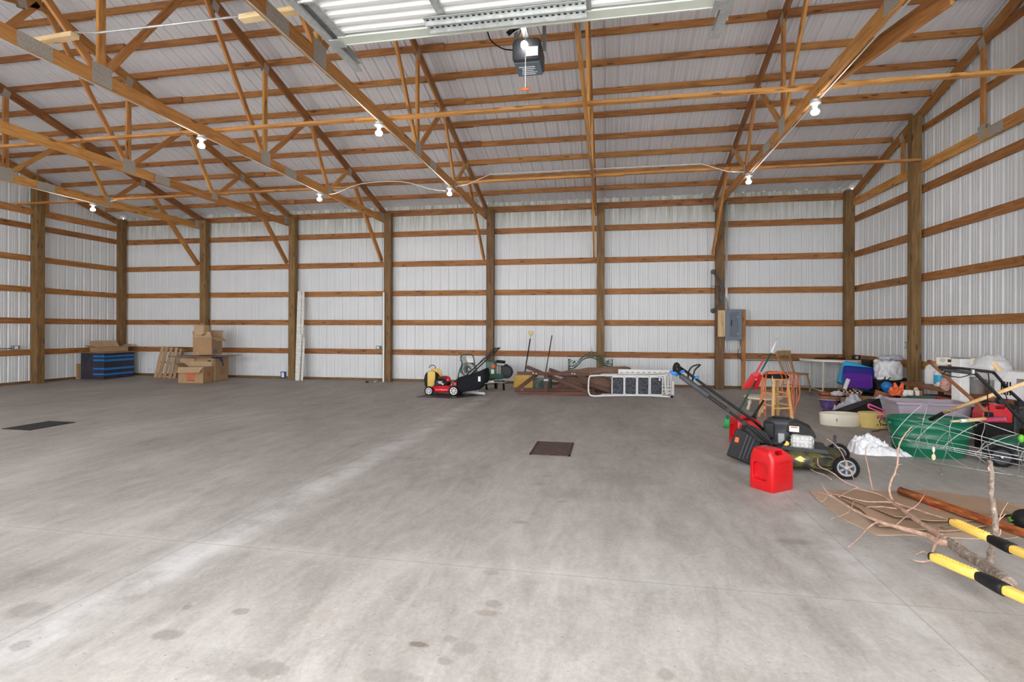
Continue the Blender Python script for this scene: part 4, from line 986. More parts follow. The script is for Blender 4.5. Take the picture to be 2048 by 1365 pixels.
# heap of brown boards
def bb(px0, py0, px1, py1, Y0, Y1, w, h, lab, mat='brownboard', up=(0, 1, 0)):
    return slat3(on_y(px0, py0, Y0), on_y(px1, py1, Y1), w, h, mat, 'brown_board', lab, 'board', up=up)
bb(1037, 786, 1192, 786.5, 10.95, 10.95, .075, .09, 'long reddish brown board lying on the floor at the front of the heap', 'redboard')
bb(1048, 779.5, 1190, 780, 11.07, 11.05, .05, .09, 'brown board lying behind the long floor board of the heap')
bb(1092.5, 784, 1093, 747, 10.94 - .09, 10.94 - .09, .085, .04, 'short upright brown board with a pale bracket in the heap')
p = on_y(1093, 760, 10.818); tag(MB().box((p.x, p.y, p.z), (.10, .03, .05)).build('joining_bracket', 'grey', bevel=.006), 'pale metal bracket at the middle of the upright brown board', 'bracket')
bb(1035, 747, 1180, 748, 10.905, 10.905, .07, .04, 'level brown board high at the back left of the heap')
bb(1031, 783, 1074, 749, 10.88, 11.2, .085, .035, 'slanting brown board in front of the yellow shovel blade', up=(0, 1, 0))
bb(1054, 734, 1186, 787, 11.10, 10.885, .075, .04, 'longest slanting brown board falling to the right across the heap')
bb(1099, 739, 1236, 787, 11.14, 10.95 + .0, .075, .04, 'slanting brown board right of the longest one')
bb(1104, 783, 1130, 763, 11.15, 11.25, .07, .035, 'short slanting reddish board under the heap', 'redboard')
bb(1147, 749, 1187, 785, 11.16, 11.16, .06, .035, 'short brown board leaning against the carpet roll')
for (px, py, Y, lab) in ((1067, 746.5, 10.915, 'left white bolt cap at the left end of the brown boards'), (1073, 747.5, 10.915, 'right white bolt cap at the left end of the brown boards'), (1145, 747, 10.915, 'left white bolt cap in the middle of the brown boards'), (1150, 747.5, 10.915, 'right white bolt cap in the middle of the brown boards')):
    p = on_y(px, py, Y - .04); tag(MB().ell(p, (.016, .014, .016), 10, 8).build('bolt_cap', 'white'), lab, 'bolt', 'white bolt caps on the brown boards')
# coil of wire and dark green crate behind
p = V((on_y(1083, 775, 11.6).x, 11.55, 0)); r = thing('wire_coil', 'loose coil of grey wire on the floor beside the yellow blade', 'wire coil', p)
for i in range(7): MB().torus((.03 * math.sin(i * 2.1), .03 * math.cos(i * 1.7), .13), .12 - .008 * i, .006, Matrix.Rotation(.25 * i, 4, 'Z') @ Matrix.Translation((0, 0, 0)) @ Matrix.Rotation(PI / 2 + .2 * math.sin(i), 4, 'X') if False else Matrix.Translation((.02 * i - .05, 0, .0)) @ Matrix.Rotation(.0, 4, 'Y'), 22, 5).build('loop', 'grey', r) if False else MB().tube([V((math.cos(a_) * (.15 - .008 * i) + .01 * i, .05 * math.sin(a_ * 2 + i), .15 + math.sin(a_) * (.13 - .006 * i))) for a_ in [2 * PI * q / 20 for q in range(20)]], .006, 5, closed=True).build('loop', 'grey', r)
p = on_y(1086, 768, 12.1); tag(MB().box((p.x, p.y, .12), (.42, .25, .24)).build('storage_crate', 'greenmetal', bevel=.015), 'dark green crate standing behind the wire coil', 'crate')

# carpet rolls
a, b_ = on_y(1118, 748, 11.75), on_y(1262, 739, 11.75)
m4, L = frame(a, b_); r = thing('carpet_roll', 'long speckled brown carpet roll lying along the top behind the boards', 'carpet', (a.x, a.y, 0)); O = V((a.x, a.y, 0))
secs = []
for i in range(15):
    u_ = i / 14; c = lerp(a, b_, u_) - O; rr = (.05 + .05 * min(1, u_ * 3)) if u_ < .9 else .10 - (u_ - .9) * .5
    secs.append([c + V((0, math.cos(q * PI / 8) * rr * (1.3 + .1 * math.sin(i + q)), math.sin(q * PI / 8) * rr * (1 + .12 * math.sin(i * 1.7 + q)))) for q in range(16)])
MB().loft(secs).build('roll', 'carpet', r); MB().torus(lerp(a, b_, .99) - O, .045, .012, Matrix.Identity(4), 14, 6).build('roll_end', 'carpet', r)
def bulk(nm, lab, cat, mat, px0, px1, py0, py1, Y, dep, k=.06, seed=1):
    A, B = on_y(px0, py0, Y), on_y(px1, py1, Y); zt = A.z; zb = max(0.0, B.z); rnd = random.Random(seed)
    secs = []; n = 9
    for i in range(n):
        u_ = i / (n - 1); e = 1 - .25 * (2 * u_ - 1) ** 6; x = A.x + (B.x - A.x) * u_
        h = (zt - zb) * e * (1 + rnd.uniform(-k, k))
        secs.append([V((x - A.x, dep / 2 * math.cos(q * PI / 8) * (1 + rnd.uniform(-k, k)), max(0, h / 2 + h / 2 * math.sin(q * PI / 8) * (1.0)) )) for q in range(16)])
    o = MB().loft(secs).build(nm, mat); o.location = (A.x, Y, zb); return tag(o, lab, cat)
bulk('carpet_bundle', 'bulging speckled brown carpet bundle behind the slanting boards', 'carpet', 'carpet', 1120, 1228, 751, 783, 11.62, .40, .07, 3)

# iron bed-frame arch
Y = 12.45; p = at(1180, 738); r = thing('iron_arch', 'dark green scrolled iron bed frame arch against the far wall', 'bed frame', (p.x, Y, 0))
st = []
for px in (1137.5, 1140, 1225):
    a, b_ = lo(px, 780), lo(px, 720); a.z = 0
    MB().tube([a, b_], .011, 8).ell(b_ + V((0, 0, .015)), (.016, .016, .02), 10, 8).build('upright', 'greenmetal', r)
archp = [(1137, 738), (1148, 736), (1156, 730), (1166, 719), (1180, 714.5), (1193, 718), (1203, 727), (1213, 731), (1225, 732)]
for dy_, rad in ((0, .013), (5.0, .010)):
    MB().tube(smoothpath([lo(x, y - dy_ + .0) for x, y in archp], 4), rad, 8).build('arch_bar', 'greenmetal', r)
def scroll(cx, cy, rad, d, turns=1.25, a0=0.0, th=.006):
    pts = []
    for i in range(22):
        u_ = i / 21; a = a0 + d * u_ * turns * 2 * PI; q = rad * (1 - .75 * u_); pts.append(lo(cx, cy) + V((math.cos(a) * q, -.01, math.sin(a) * q)))
    MB().tube(pts, th, 6).build('scroll', 'greenmetal', r)
for a in ((1149, 728, .07, 1, 1.2, PI), (1160, 720, .06, 1, 1.2, PI), (1145, 722, .05, -1, 1, 0), (1172, 711, .07, 1, 1.1, PI), (1190, 711, .07, -1, 1.1, 0), (1181, 708, .05, 1, 1, 0), (1200, 716, .06, -1, 1.2, 0), (1212, 724, .07, -1, 1.2, 0), (1219, 720, .05, 1, 1, PI)): scroll(*a)
for px, py in ((1148, 724), (1162, 717), (1178, 706), (1186, 706), (1198, 712), (1215, 723)): MB().ell(lo(px, py), (.025, .012, .016), 8, 6).ell(lo(px + 2, py - 1.5), (.016, .012, .025), 8, 6).build('leaf', 'greenmetal', r)

# white step ladder lying on its long side
Y = 10.82; p = at(1180, 792); r = thing('step_ladder', 'white folding step ladder with four dark treads lying on its side', 'ladder', (p.x, Y, 0))
def lz(px, py, dy=0.0, minz=.014): v = lo(px, py, dy); v.z = max(minz, v.z); return v
MB().tube(smoothpath([lz(1343, 792), lz(1290, 789.5), lz(1215, 790.5), lz(1186, 791), lz(1178.5, 784), lz(1178, 765), lz(1179.5, 754), lz(1187, 750.5), lz(1230, 750.5), lz(1300, 750.5), lz(1338, 748)], 5), .016, 10).build('front_frame', 'white', r)
MB().tube([lz(1200, 750, .22), lz(1206, 748, .24), lz(1290, 746.5, .24), lz(1340, 744, .24)], .013, 8).tube([lz(1203, 792, .2), lz(1206, 788, .22), lz(1285, 787, .24), lz(1340, 789, .24)], .013, 8).build('rear_frame', 'white', r)
xs = [(1224.5, 1249), (1250, 1274), (1275.5, 1299), (1301, 1326)]
for x0, x1 in xs:
    a, b_ = lz(x0, 788, -.02), lz(x1, 752.5, -.02); w, h = b_.x - a.x, b_.z - a.z; c = (a + b_) / 2
    m4 = Matrix.Translation(c) @ Matrix.Rotation(PI / 2, 4, 'X')
    tr = MB().prism(rrect(w - .03, h - .03, .02, 4), -.008, .016, m4).build('tread', 'tread', r)
    MB().tube([m4 @ V((x_, y_, 0)) for x_, y_ in rrect(w - .012, h - .012, .03, 5)], .012, 8, closed=True).build('tread_rim', 'white', tr)
MB().box(lz(1320, 757.5, -.045), (.03, .004, .05)).build('sticker', 'white', r)
a, b_ = lz(1330, 789), lz(1330, 748)
MB().bar(lz(1329, 748, 0), lz(1334, 788, 0), .02, .02, (0, 1, 0)).bar(lz(1337, 748, .1), lz(1337, 787, .1), .015, .03, (0, 1, 0)).build('cross_brace', 'white', r)
for px, py in ((1344, 792),): MB().cyl(lz(px - 2, py), lz(px + 3, py), .02, 12).build('rubber_foot', 'rubber', r)
# white slotted frame behind it
Y = 11.35; p = at(1290, 790); r = thing('slotted_frame', 'white slotted metal frame standing behind the step ladder', 'frame', (p.x, Y, 0))
MB().box((lo(1237, 745) + lo(1346, 739)) / 2, (lo(1346, 745).x - lo(1237, 745).x, .05, .09)).build('top_rail', 'white', r, bevel=.004)
for i in range(9): MB().box(lo(1244 + i * 11, 743.5, -.027), (.05, .004, .02)).build('slot', 'grey', r)
for px in (1240, 1331, 1336.5, 1342): a, b_ = lo(px, 788), lo(px, 741); a.z = 0; MB().bar(a, b_, .03, .035, (0, 1, 0)).build('upright', 'white', r)
for py in (770, 777, 784): MB().bar(lo(1325, py, -.05), lo(1348, py, -.05), .03, .035).build('short_bar', 'white', r)
a = lo(1346, 788); MB().box((a.x, -.05, .17), (.05, .06, .30)).build('end_plate', 'white', r, bevel=.004)
# ================================================ the right-hand side
from mathutils import noise as mnoise
def cut(o, cutter):
    """carve a shape out of a mesh and throw the tool away"""
    cutter.parent = o.parent
    b = o.modifiers.new('cut', 'BOOLEAN'); b.object = cutter; b.operation = 'DIFFERENCE'; b.solver = 'EXACT'
    bpy.context.view_layer.update()
    me = bpy.data.meshes.new_from_object(o.evaluated_get(bpy.context.evaluated_depsgraph_get())); o.modifiers.clear(); old = o.data; o.data = me
    bpy.data.objects.remove(cutter); return o
def RT(x, y, z=0, rz=0): return Matrix.Translation((x, y, z)) @ Matrix.Rotation(rz, 4, 'Z')

# ---- gas cans: local corner towards the camera at the origin, x and y run back along its two faces
def gas_can(lab, corner, rz, Lx=.30, Ly=.245, Hh=.30, spout_dir=None, text_on=True):
    r = thing('gas_can', lab, 'gas can', (corner.x, corner.y, 0), rz)
    cx, cy = Lx / 2, Ly / 2
    secs = []
    for z, k, dx in ((0, .95, 0), (.012, 1, 0), (Hh * .5, 1.0, 0), (Hh * .76, .985, 0), (Hh * .84, .94, -.005), (Hh * .92, .80, -.025), (Hh * .98, .66, -.040), (Hh * 1.02, .54, -.045), (Hh * 1.035, .46, -.045)):
        secs.append([V((cx + x + dx, cy + y, z)) for x, y in rrect(Lx * k, Ly * (k if k > .9 else .45 + k * .45), .03 * k, 5)])
    o = MB().loft(secs).build('body', 'red', r)
    # pressed-in panel on the left face, finger opening through the handle, seam
    c1 = MB().prism(rrect(.145, .15, .035, 6), -.012, .03, Matrix.Translation((0.006, Ly * .52, Hh * .47)) @ Matrix.Rotation(PI / 2, 4, 'Y') @ Matrix.Rotation(PI / 2, 4, 'Z')).build('tool'); cut(o, c1)
    c2 = MB().prism(rrect(.10, .034, .016, 5), -.2, .2, Matrix.Translation((cx - .03, cy, Hh * .945)) @ Matrix.Rotation(PI / 2, 4, 'X')).build('tool'); cut(o, c2)
    for p in o.data.polygons: p.use_smooth = True
    o.data.set_sharp_from_angle(angle=R(40)) if hasattr(o.data, 'set_sharp_from_angle') else None
    b = o.modifiers.new('bevel', 'BEVEL'); b.width = .004; b.segments = 2; b.limit_method = 'ANGLE'; b.angle_limit = R(40)
    if text_on:
        m4 = Matrix.Translation((Lx * .5, -.0012, Hh * .70)) @ Matrix.Rotation(PI / 2, 4, 'X')
        text('embossed_word', 'GASOLINE', .038, m4, 'red', r, .0012)
        for i in range(7): MB().box((Lx * .5 + .004 * (i % 3), -.001, Hh * (.60 - i * .045)), (.17 - .03 * ((i * 2) % 3), .002, .004)).build('embossed_line', 'red', r)
        MB().torus((0, 0, 0), .022, .0016, Matrix.Translation((Lx * .36, -.001, Hh * .2)) @ Matrix.Rotation(PI / 2, 4, 'X'), 20, 5).build('embossed_ring', 'red', r)
    e = spout_dir or (V((Lx * .80, Ly * .5, Hh * .86)), V((Lx * .95, Ly * .55, Hh * 1.0)), V((Lx * 1.25, Ly * .6, Hh * 1.10)))
    m = MB(); m.cyl(e[0], lerp(e[0], e[1], .5), .032, 20); m.build('cap_ring', 'black', r); m = MB(); m.tube([lerp(e[0], e[1], .4), e[1], e[2]], [.02, .016, .011], 12); m.build('spout', 'black', r)
    return r
cA = F(1548, 985)
gas_can('bright red plastic gas can standing nearest the camera, in front of the black mower', cA, R(38), .285, .235, .345)
cB = F(1478, 893)
gas_can('red plastic gas can standing behind the black mower handle, beside the stool', cB + V((.02, .10, 0)), R(12), .30, .26, .33, (V((.235, .12, .29)), V((.27, .12, .37)), V((.36, .10, .53))), text_on=False)

# ---- big black mower, front wheels to the right
N, FF = on_z(1713, 935.4, .102), on_z(1661, 900.5, .102)
mid = (N + FF) / 2; mid.z = 0
hd_ang = math.atan2(.40, -1.47)
r = thing('lawn_mower', 'black and worn camouflage push mower with a tall engine, behind the nearest gas can', 'lawn mower', (mid.x, mid.y, 0), hd_ang)
r2 = Matrix.Translation((mid.x, mid.y, 0)) @ Matrix.Rotation(hd_ang, 4, 'Z'); inv = r2.inverted()
for y in (-.31, .31): wheel(r, (0, y, .102), .102, .045, 6, 'grey', (0, 1, 0))
for y in (-.27, .27): wheel(r, (.66, y, .115), .115, .045, 6, 'grey', (0, 1, 0))
dk = MB(); secs = []
for (z, k) in ((.055, 1.0), (.10, 1.02), (.16, .98), (.19, .86), (.205, .6)):
    secs.append([V((.33 + (abs(math.cos(a)) ** .6) * (1 if math.cos(a) > 0 else -1) * .34 * k, (abs(math.sin(a)) ** .6) * (1 if math.sin(a) > 0 else -1) * .265 * k, z)) for a in [2 * PI * i / 40 for i in range(40)]])
dk = MB().loft(secs).build('deck', 'camo', r)
tool = MB().prism(rrect(.16, .09, .03, 4), -.09, .09, Matrix.Translation((.17, .27, .115)) @ Matrix.Rotation(PI / 2, 4, 'X')).build('tool'); cut(dk, tool)
MB().box((.02, 0, .135), (.12, .52, .07)).build('front_shield', 'darkgrey', r, bevel=.02)
MB().loft([[V((x, y, z)) for x, z in ((.10, .15), (.14, .225), (.52, .255), (.60, .20))] for y in (-.20, -.1, .1, .20)], smooth=False).build('deck_cover', 'darkgrey', r, bevel=.012)
MB().prism([(0, 0), (.05, .035), (.10, .005), (.075, .0), (.10, -.05), (.05, -.02)], 0, .004, Matrix.Translation((.42, .264, .13)) @ Matrix.Rotation(PI / 2, 4, 'X') @ Matrix.Rotation(PI, 4, 'Y')).build('yellow_decal', 'paleyellow', r)
# height lever beside the far wheel
MB().bar((.03, -.25, .16), (.03, -.25, .30), .03, .018).build('height_lever', 'darkgrey', r, bevel=.006)
ex, ey = .47, .0
en = MB().lathe([(.15, .22), (.155, .25), (.13, .27), (.125, .40), (.135, .42), (.135, .455), (.11, .475), (.001, .48)], 30, RT(ex + .06, ey)).build('engine', 'darkgrey', r)
MB().torus((0, 0, .43), .128, .008, RT(ex + .06, ey), 30, 6).build('starter_ring', 'black', en); MB().lathe([(.09, .475), (.085, .487), (.001, .49)], 24, RT(ex + .06, ey)).build('starter_screen', 'blackmetal', en)
MB().loft([[V((x, y, z)) for x, z in ((ex + .02, .36), (ex - .0, .455), (ex - .08, .465), (ex - .20, .41), (ex - .25, .33), (ex - .22, .30))] for y in (-.12, -.09, .09, .12)], smooth=False).build('engine_cowl', 'black', en, bevel=.012)
MB().box((ex - .055, .125, .395), (.085, .006, .055)).build('warning_label', 'cream', en)
MB().box((ex - .055, .1285, .412), (.06, .003, .012)).build('label_stripe', 'brick', en)
mf = MB().box((ex - .12, .16, .285), (.19, .09, .13)).build('muffler', 'alu', en, bevel=.02)
c = MB()
for i in range(6): c.tube([V((ex - .215 + i * .038, .215, .225)), V((ex - .215 + i * .038, .215, .345))], .0025, 5)
for i in range(4): c.tube([V((ex - .22, .215, .24 + i * .033)), V((ex - .01, .215, .24 + i * .033))], .0025, 5)
c.build('muffler_guard', 'alu', en)
MB().ell((ex + .02, .22, .265), (.03, .02, .025), 12, 8).box((ex + .02, .235, .265), (.05, .01, .012)).build('oil_cap', 'yellow', en)
MB().box((ex + .06, .15, .30), (.06, .06, .10)).build('carburettor', 'grey', en, bevel=.01); MB().box((ex + .17, .05, .36), (.10, .18, .16)).build('air_cleaner', 'black', en, bevel=.02)
# rear skirt / side chute, tilted ribbed black panel with a small orange label
MB().box((0, 0, 0), (.26, .05, .30), Matrix.Translation((.86, .20, .19)) @ Matrix.Rotation(R(-18), 4, 'Y')).box((0, 0, 0), (.20, .42, .26), Matrix.Translation((.84, 0, .20)) @ Matrix.Rotation(R(-18), 4, 'Y')).build('rear_bag', 'black', r, bevel=.015)
for i in range(3): MB().box((0, 0, 0), (.014, .012, .26), Matrix.Translation((.80 + .035 * i, .232, .20)) @ Matrix.Rotation(R(-18), 4, 'Y')).build('rib', 'darkgrey', r)
MB().box((0, 0, 0), (.035, .004, .05), Matrix.Translation((.93, .229, .26)) @ Matrix.Rotation(R(-10), 4, 'Y')).build('orange_label', 'orangeprint', r)
MB().loft([[V((x, y, z)) for x, z in ((.60, .24), (.66, .36), (.80, .42), (.86, .38), (.74, .26))] for y in (.225, .26)], smooth=False).build('handle_bracket', 'black', r, bevel=.006)
HE = inv @ on_z(1352, 747, .95)
HE.y = 0.0; HE.x += .11
ptsn = [V((.58, .275, .20)), V((.80, .27, .40)), lerp(V((.80, .27, .40)), V((HE.x, .24, .93)), .5), V((HE.x - .06, .23, .90)), V((HE.x, .17, .95)), V((HE.x + .01, 0, .955)), V((HE.x, -.17, .95)), V((HE.x - .06, -.23, .90)), lerp(V((.80, -.27, .40)), V((HE.x, -.24, .93)), .5), V((.80, -.27, .40)), V((.58, -.275, .20))]
hd = MB().tube(ptsn, .015, 10).build('handle', 'black', r)
a, b_ = V((.82, .27, .42)), V((HE.x - .05, .235, .90))
MB().bar(lerp(a, b_, .55), lerp(a, b_, .98), .075, .05).build('handle_housing', 'darkgrey', hd, bevel=.015); MB().bar(lerp(a, b_, .30), lerp(a, b_, .56), .05, .035).build('lower_housing', 'black', hd, bevel=.01)
for t_ in (.06, .29): MB().cyl(lerp(a, b_, t_) + V((0, .02, 0)), lerp(a, b_, t_) + V((0, .045, 0)), .024, 14).build('fold_knob', 'blackmetal', hd)
bb_ = lerp(a, b_, .96)
hq = lambda px, py, z=.93: inv @ on_z(px, py, z)
def hy(px, py, dy=0.0): v = inv @ on_y(px, py, 5.9 + dy); return v
MB().tube([hy(1340, 741), hy(1346, 744), hy(1356, 745), hy(1369, 739)], [.012, .022, .024, .010], 10).tube([hy(1352, 750), hy(1362, 742)], [.014, .012], 10).build('drive_lever', 'blue', hd)
MB().tube(smoothpath([hy(1349, 744), hy(1349, 732), hy(1353, 725.5), hy(1358, 729), hy(1359.5, 738), hy(1360, 744)], 3), .016, 8).build('grip_loop', 'rubber', hd)
MB().tube(smoothpath([hy(1378, 760, .1), hy(1377, 752, .1), hy(1379, 739, .15), hy(1387, 730, .15), hy(1401, 727.5, .15), hy(1391, 737, .1), hy(1387, 750, .1), hy(1385, 766, .05)], 5), .009, 8).build('bail_bar', 'blackmetal', hd)
MB().tube([hy(1389, 756), hy(1395, 752), hy(1398, 750)], [.008, .014, .008], 8).build('throttle_lever', 'blue', hd)
MB().ell(hy(1401, 777), (.03, .03, .022), 14, 8).build('cable_clamp', 'black', hd)

# ---- bar stool with cushion and draped orange cord
c = (F(1528, 836) + F(1586, 836)) / 2; c.y += .12; c.x -= .0
r = thing('bar_stool', 'pale wooden bar stool with a black round cushion holding the orange cord', 'stool', (c.x, c.y, 0), .35)
SZ = .66
MB().lathe([(.001, SZ - .055), (.165, SZ - .055), (.172, SZ - .045), (.172, SZ - .03)], 32, caps=False).lathe([(.001, SZ - .03), (.16, SZ - .03)], 32, caps=False).build('seat_frame', 'stoolwood', r)
MB().lathe([(.165, SZ - .032), (.185, SZ - .020), (.188, SZ), (.175, SZ + .02), (.12, SZ + .030), (.001, SZ + .032)], 36).build('cushion', 'black', r)
for sx in (-1, 1):
    for sy in (-1, 1): board('leg', (sx * .165, sy * .165, 0), (sx * .115, sy * .115, SZ - .05), .040, .036, 'stoolwood', r, up=(0, 1, 0), bevel=.006)
for z, k in ((.18, .150), (.36, .138)):
    for s_ in (-1, 1):
        board('rung', (-k, s_ * k, z), (k, s_ * k, z), .022, .026, 'stoolwood', r); board('rung', (s_ * k, -k, z + .04), (s_ * k, k, z + .04), .022, .026, 'stoolwood', r)
rs = r
O = V((c.x, c.y, 0)); m = []
def cordpts(seed, side, n=3):
    rnd = random.Random(seed); return [V((side + rnd.uniform(-.03, .03), rnd.uniform(-.05, .05), z)) for z in ()]
cr = thing('extension_cord', 'orange extension cord coiled over the stool cushion and hanging down its sides', 'cord', O)
rnd = random.Random(5)
for i in range(4):
    w = .12 + .06 * rnd.random(); ph = rnd.random() * 6; pts = [V((math.cos(a) * w + .01 * math.sin(3 * a + ph), math.sin(a) * w * .75, SZ + .042 + .007 * i + .006 * math.sin(2 * a + ph))) for a in [2 * PI * k / 26 for k in range(26)]]
    MB().tube(pts, .0055, 6, closed=True).build('coil', 'orange', cr)
for (x0, x1, d, y) in ((.19, .23, .58, -.12), (.15, .25, .45, -.17), (-.17, -.23, .40, -.14), (.02, .08, .30, -.20), (-.20, -.16, .66, -.10), (.21, .16, .64, .02)):
    pts = smoothpath([V((x0 * .8, y * .6, SZ + .05)), V((x0 * 1.08, y * 1.15, SZ + .02)), V((x0 * 1.15, y * 1.25, SZ - d * .5)), V(((x0 + x1) / 2, y * 1.3, max(.03, SZ - d))), V((x1 * 1.12, y * 1.25, SZ - d * .55)), V((x1 * 1.02, y * 1.1, SZ + .02)), V((x1 * .75, y * .5, SZ + .06))], 5)
    MB().tube(pts, .0055, 6).build('hanging_loop', 'orange', cr)
p = V((-.10, -.185, SZ - .01)); MB().tube([p + V((0, 0, .03)), p, p + V((.008, -.004, -.05)), p + V((-.004, -.006, -.09))], .006, 6).build('chain_tie', 'alu', cr)
# low round stool behind it
c = V(((F(1506, 822).x + F(1560, 822).x) / 2, 9.5, 0)); r = thing('low_round_stool', 'low round pale wooden stool with turned legs behind the bar stool', 'stool', c, .4)
MB().lathe([(.001, .215), (.28, .215), (.30, .23), (.30, .245), (.28, .255), (.001, .255)], 40).build('seat', 'cream', r)
for k in range(4):
    a = PI / 2 * k + .8; p0 = V((math.cos(a) * .19, math.sin(a) * .19, .22)); p1 = V((math.cos(a) * .235, math.sin(a) * .235, 0))
    MB().tube([lerp(p0, p1, t_) for t_ in (0, .15, .3, .4, .5, .62, .75, .9, 1)], [.022, .018, .03, .034, .026, .018, .026, .03, .02], 12).build('leg', 'cream', r)

# ---- broom with dustpan
b0 = F(1467, 857); tp = on_y(1550, 690, 8.52); g1 = on_y(1554.5, 674.5, 8.6)
r = thing('broom', 'upright broom with a green and white pole and bright green bristles beside the stool', 'broom', b0); O = b0
base = V((.03, .02, .16)); T_ = tp - O
def along(t_): return lerp(base, T_, t_)
MB().tube([along(0), along(.30)], .013, 10).build('pole_foot', 'greenmetal', r); MB().tube([along(.30), along(.50)], .0125, 10).build('pole_middle', 'greenmetal', r)
MB().tube([along(.5), along(.62)], .014, 10).build('white_sleeve', 'white', r); MB().tube([along(.62), along(.92)], .0125, 10).build('pole_upper', 'greenmetal', r)
MB().tube([along(.90), g1 - O], .016, 10).build('white_grip', 'white', r)
ax = (T_ - base).normalized(); sd = V((.8, -.6, 0)).normalized()
MB().bar(base + sd * -.12, base + sd * .12, .05, .05).build('broom_head', 'greenmetal', r, bevel=.01)
br = MB()
rnd = random.Random(3)
for i in range(46):
    s_ = -.12 + .24 * (i % 23) / 22; y_ = (i // 23) * .02 - .01
    br.tube([base + sd * s_ + V((y_, y_, -.01)), base + sd * s_ * 1.25 + V((y_, y_, -.155 + rnd.uniform(0, .01)))], .006, 4)
br.build('bristles', 'brightgreen', r)
# dustpan clipped on the pole
pc = along(.565) + O; r = thing('dustpan', 'red plastic dustpan clipped to the broom pole', 'dustpan', pc)
d_ = V((-.30, -.2, -.9)).normalized(); sd2 = V((.86, -.4, 0)).normalized(); nn = d_.cross(sd2).normalized()
def dp(a, b_, c_=0): return d_ * a + sd2 * b_ + nn * c_ + V((-.03, -.03, 0))
q = [dp(-.02, -.05), dp(-.02, .05), dp(.20, .04), dp(.20, -.12)]
MB().add([p for p in q] + [p + nn * .012 for p in q], [(0, 1, 2, 3), (7, 6, 5, 4), (0, 4, 5, 1), (1, 5, 6, 2), (2, 6, 7, 3), (3, 7, 4, 0)]).build('pan', 'red', r, bevel=.003)
MB().bar(dp(-.02, -.05, .02), dp(.2, -.12, .02), .012, .05).bar(dp(-.02, .05, .02), dp(.2, .04, .02), .03, .05).bar(dp(-.02, -.05, .02), dp(-.02, .05, .02), .02, .06).build('side_wall', 'red', r, bevel=.003)
MB().bar(dp(-.03, -.02, .02), dp(-.24, .03, .02), .03, .02).build('pan_handle', 'redpaint', r, bevel=.006)

# ---- wooden chair
c = V(((on_y(1572, 745, 12.25).x + on_y(1610, 745, 12.25).x) / 2, 12.2, 0)); r = thing('wooden_chair', 'worn wooden spindle back chair against the far wall beside the round table', 'chair', c, R(-52))
# local +x is forward; back at -x
MB().prism(rrect(.40, .42, .10, 6), .425, .455).build('seat', 'chairwood', r, bevel=.01)
for sx, sy in ((1, 1), (1, -1), (-1, 1), (-1, -1)): MB().tube([V((sx * .15, sy * .15, .43)), V((sx * .18, sy * .18, .25)), V((sx * .215, sy * .215, 0))], [.015, .021, .014], 10).build('leg', 'chairwood', r)
for s_ in (-1, 1): MB().tube([V((s_ * .19, -.19, .19)), V((s_ * .19, .19, .19))], .010, 8).build('stretcher', 'chairwood', r)
MB().tube([V((-.19, 0, .19)), V((.19, 0, .19))], .010, 8).build('stretcher', 'chairwood', r)
for i in range(5): y = -.13 + .065 * i; MB().tube([V((-.17, y, .45)), V((-.30, y * 1.1, .84))], .008, 8).build('spindle', 'chairwood', r)
for s_ in (-1, 1): board('back_post', (-.165, s_ * .185, .44), (-.32, s_ * .215, .90), .03, .035, 'chairwood', r, up=(0, 1, 0), bevel=.006)
MB().loft([[V((-.30 - .02 * math.sin(PI * i / 8) + dx, -.235 + .47 * i / 8, z)) for dx, z in ((0, .82), (.0, .93), (.022, .93), (.022, .82))] for i in range(9)], smooth=False).build('top_rail', 'chairwood', r, bevel=.005)

# ---- half-round folding table in the corner
TY = 12.35; tc = on_y(1690, 722, TY); TZ = .77
r = thing('round_table', 'pale round folding table in the right far corner behind the totes', 'table', (4.72, 12.28, 0))
MB().prism([(math.cos(2 * PI * k / 48) * .60 - .0, math.sin(2 * PI * k / 48) * .60) for k in range(48)], TZ - .045, TZ).build('tabletop', 'cream', r, bevel=.006)
MB().prism([(math.cos(2 * PI * k / 48) * .585, math.sin(2 * PI * k / 48) * .585) for k in range(48)], TZ, TZ + .003).build('top_surface', 'barkyhandle', r)
for x in (-.28, .28):
    MB().tube([V((x, -.35, TZ - .05)), V((x * 1.05, -.36, .0))], .016, 8).tube([V((x, .35, TZ - .05)), V((x * 1.05, .36, .0))], .016, 8).tube([V((x, -.355, .10)), V((x, .355, .10))], .012, 8).build('leg_frame', 'cream', r)
MB().tube([V((-.28, -.35, .28)), V((.28, -.3, .55))], .010, 8).build('folding_strut', 'cream', r)
def onT(px, py): return on_z(px, py, TZ + .006)
tz0 = TZ + .004
tag(MB().tube(smoothpath([V((4.3, 12.05, tz0 + .01)), V((4.5, 12.0, tz0 + .012)), V((4.62, 12.1, tz0 + .03)), V((4.8, 11.95, tz0 + .012)), V((4.9, 12.05, tz0 + .02)), V((4.7, 12.2, tz0 + .012)), V((4.4, 12.2, tz0 + .012))]), .010, 6).build('tangled_cable', 'black'), 'tangled black cord lying on the round table', 'cord')
tag(MB().ell((4.62, 12.15, tz0 + .035), (.05, .04, .035)).build('plug', 'darkred'), 'small dark red plug on the round table', 'plug')
r = thing('small_camera', 'small black and silver gadget at the right rim of the round table', 'gadget', (5.08, 11.98, tz0)); MB().box((0, 0, .045), (.14, .09, .085)).build('body', 'black', r, bevel=.015); MB().cyl((-.01, -.045, .045), (-.01, -.07, .045), .03, 18).build('front_ring', 'alu', r)
p = on_y(1649, 731, 11.9); 

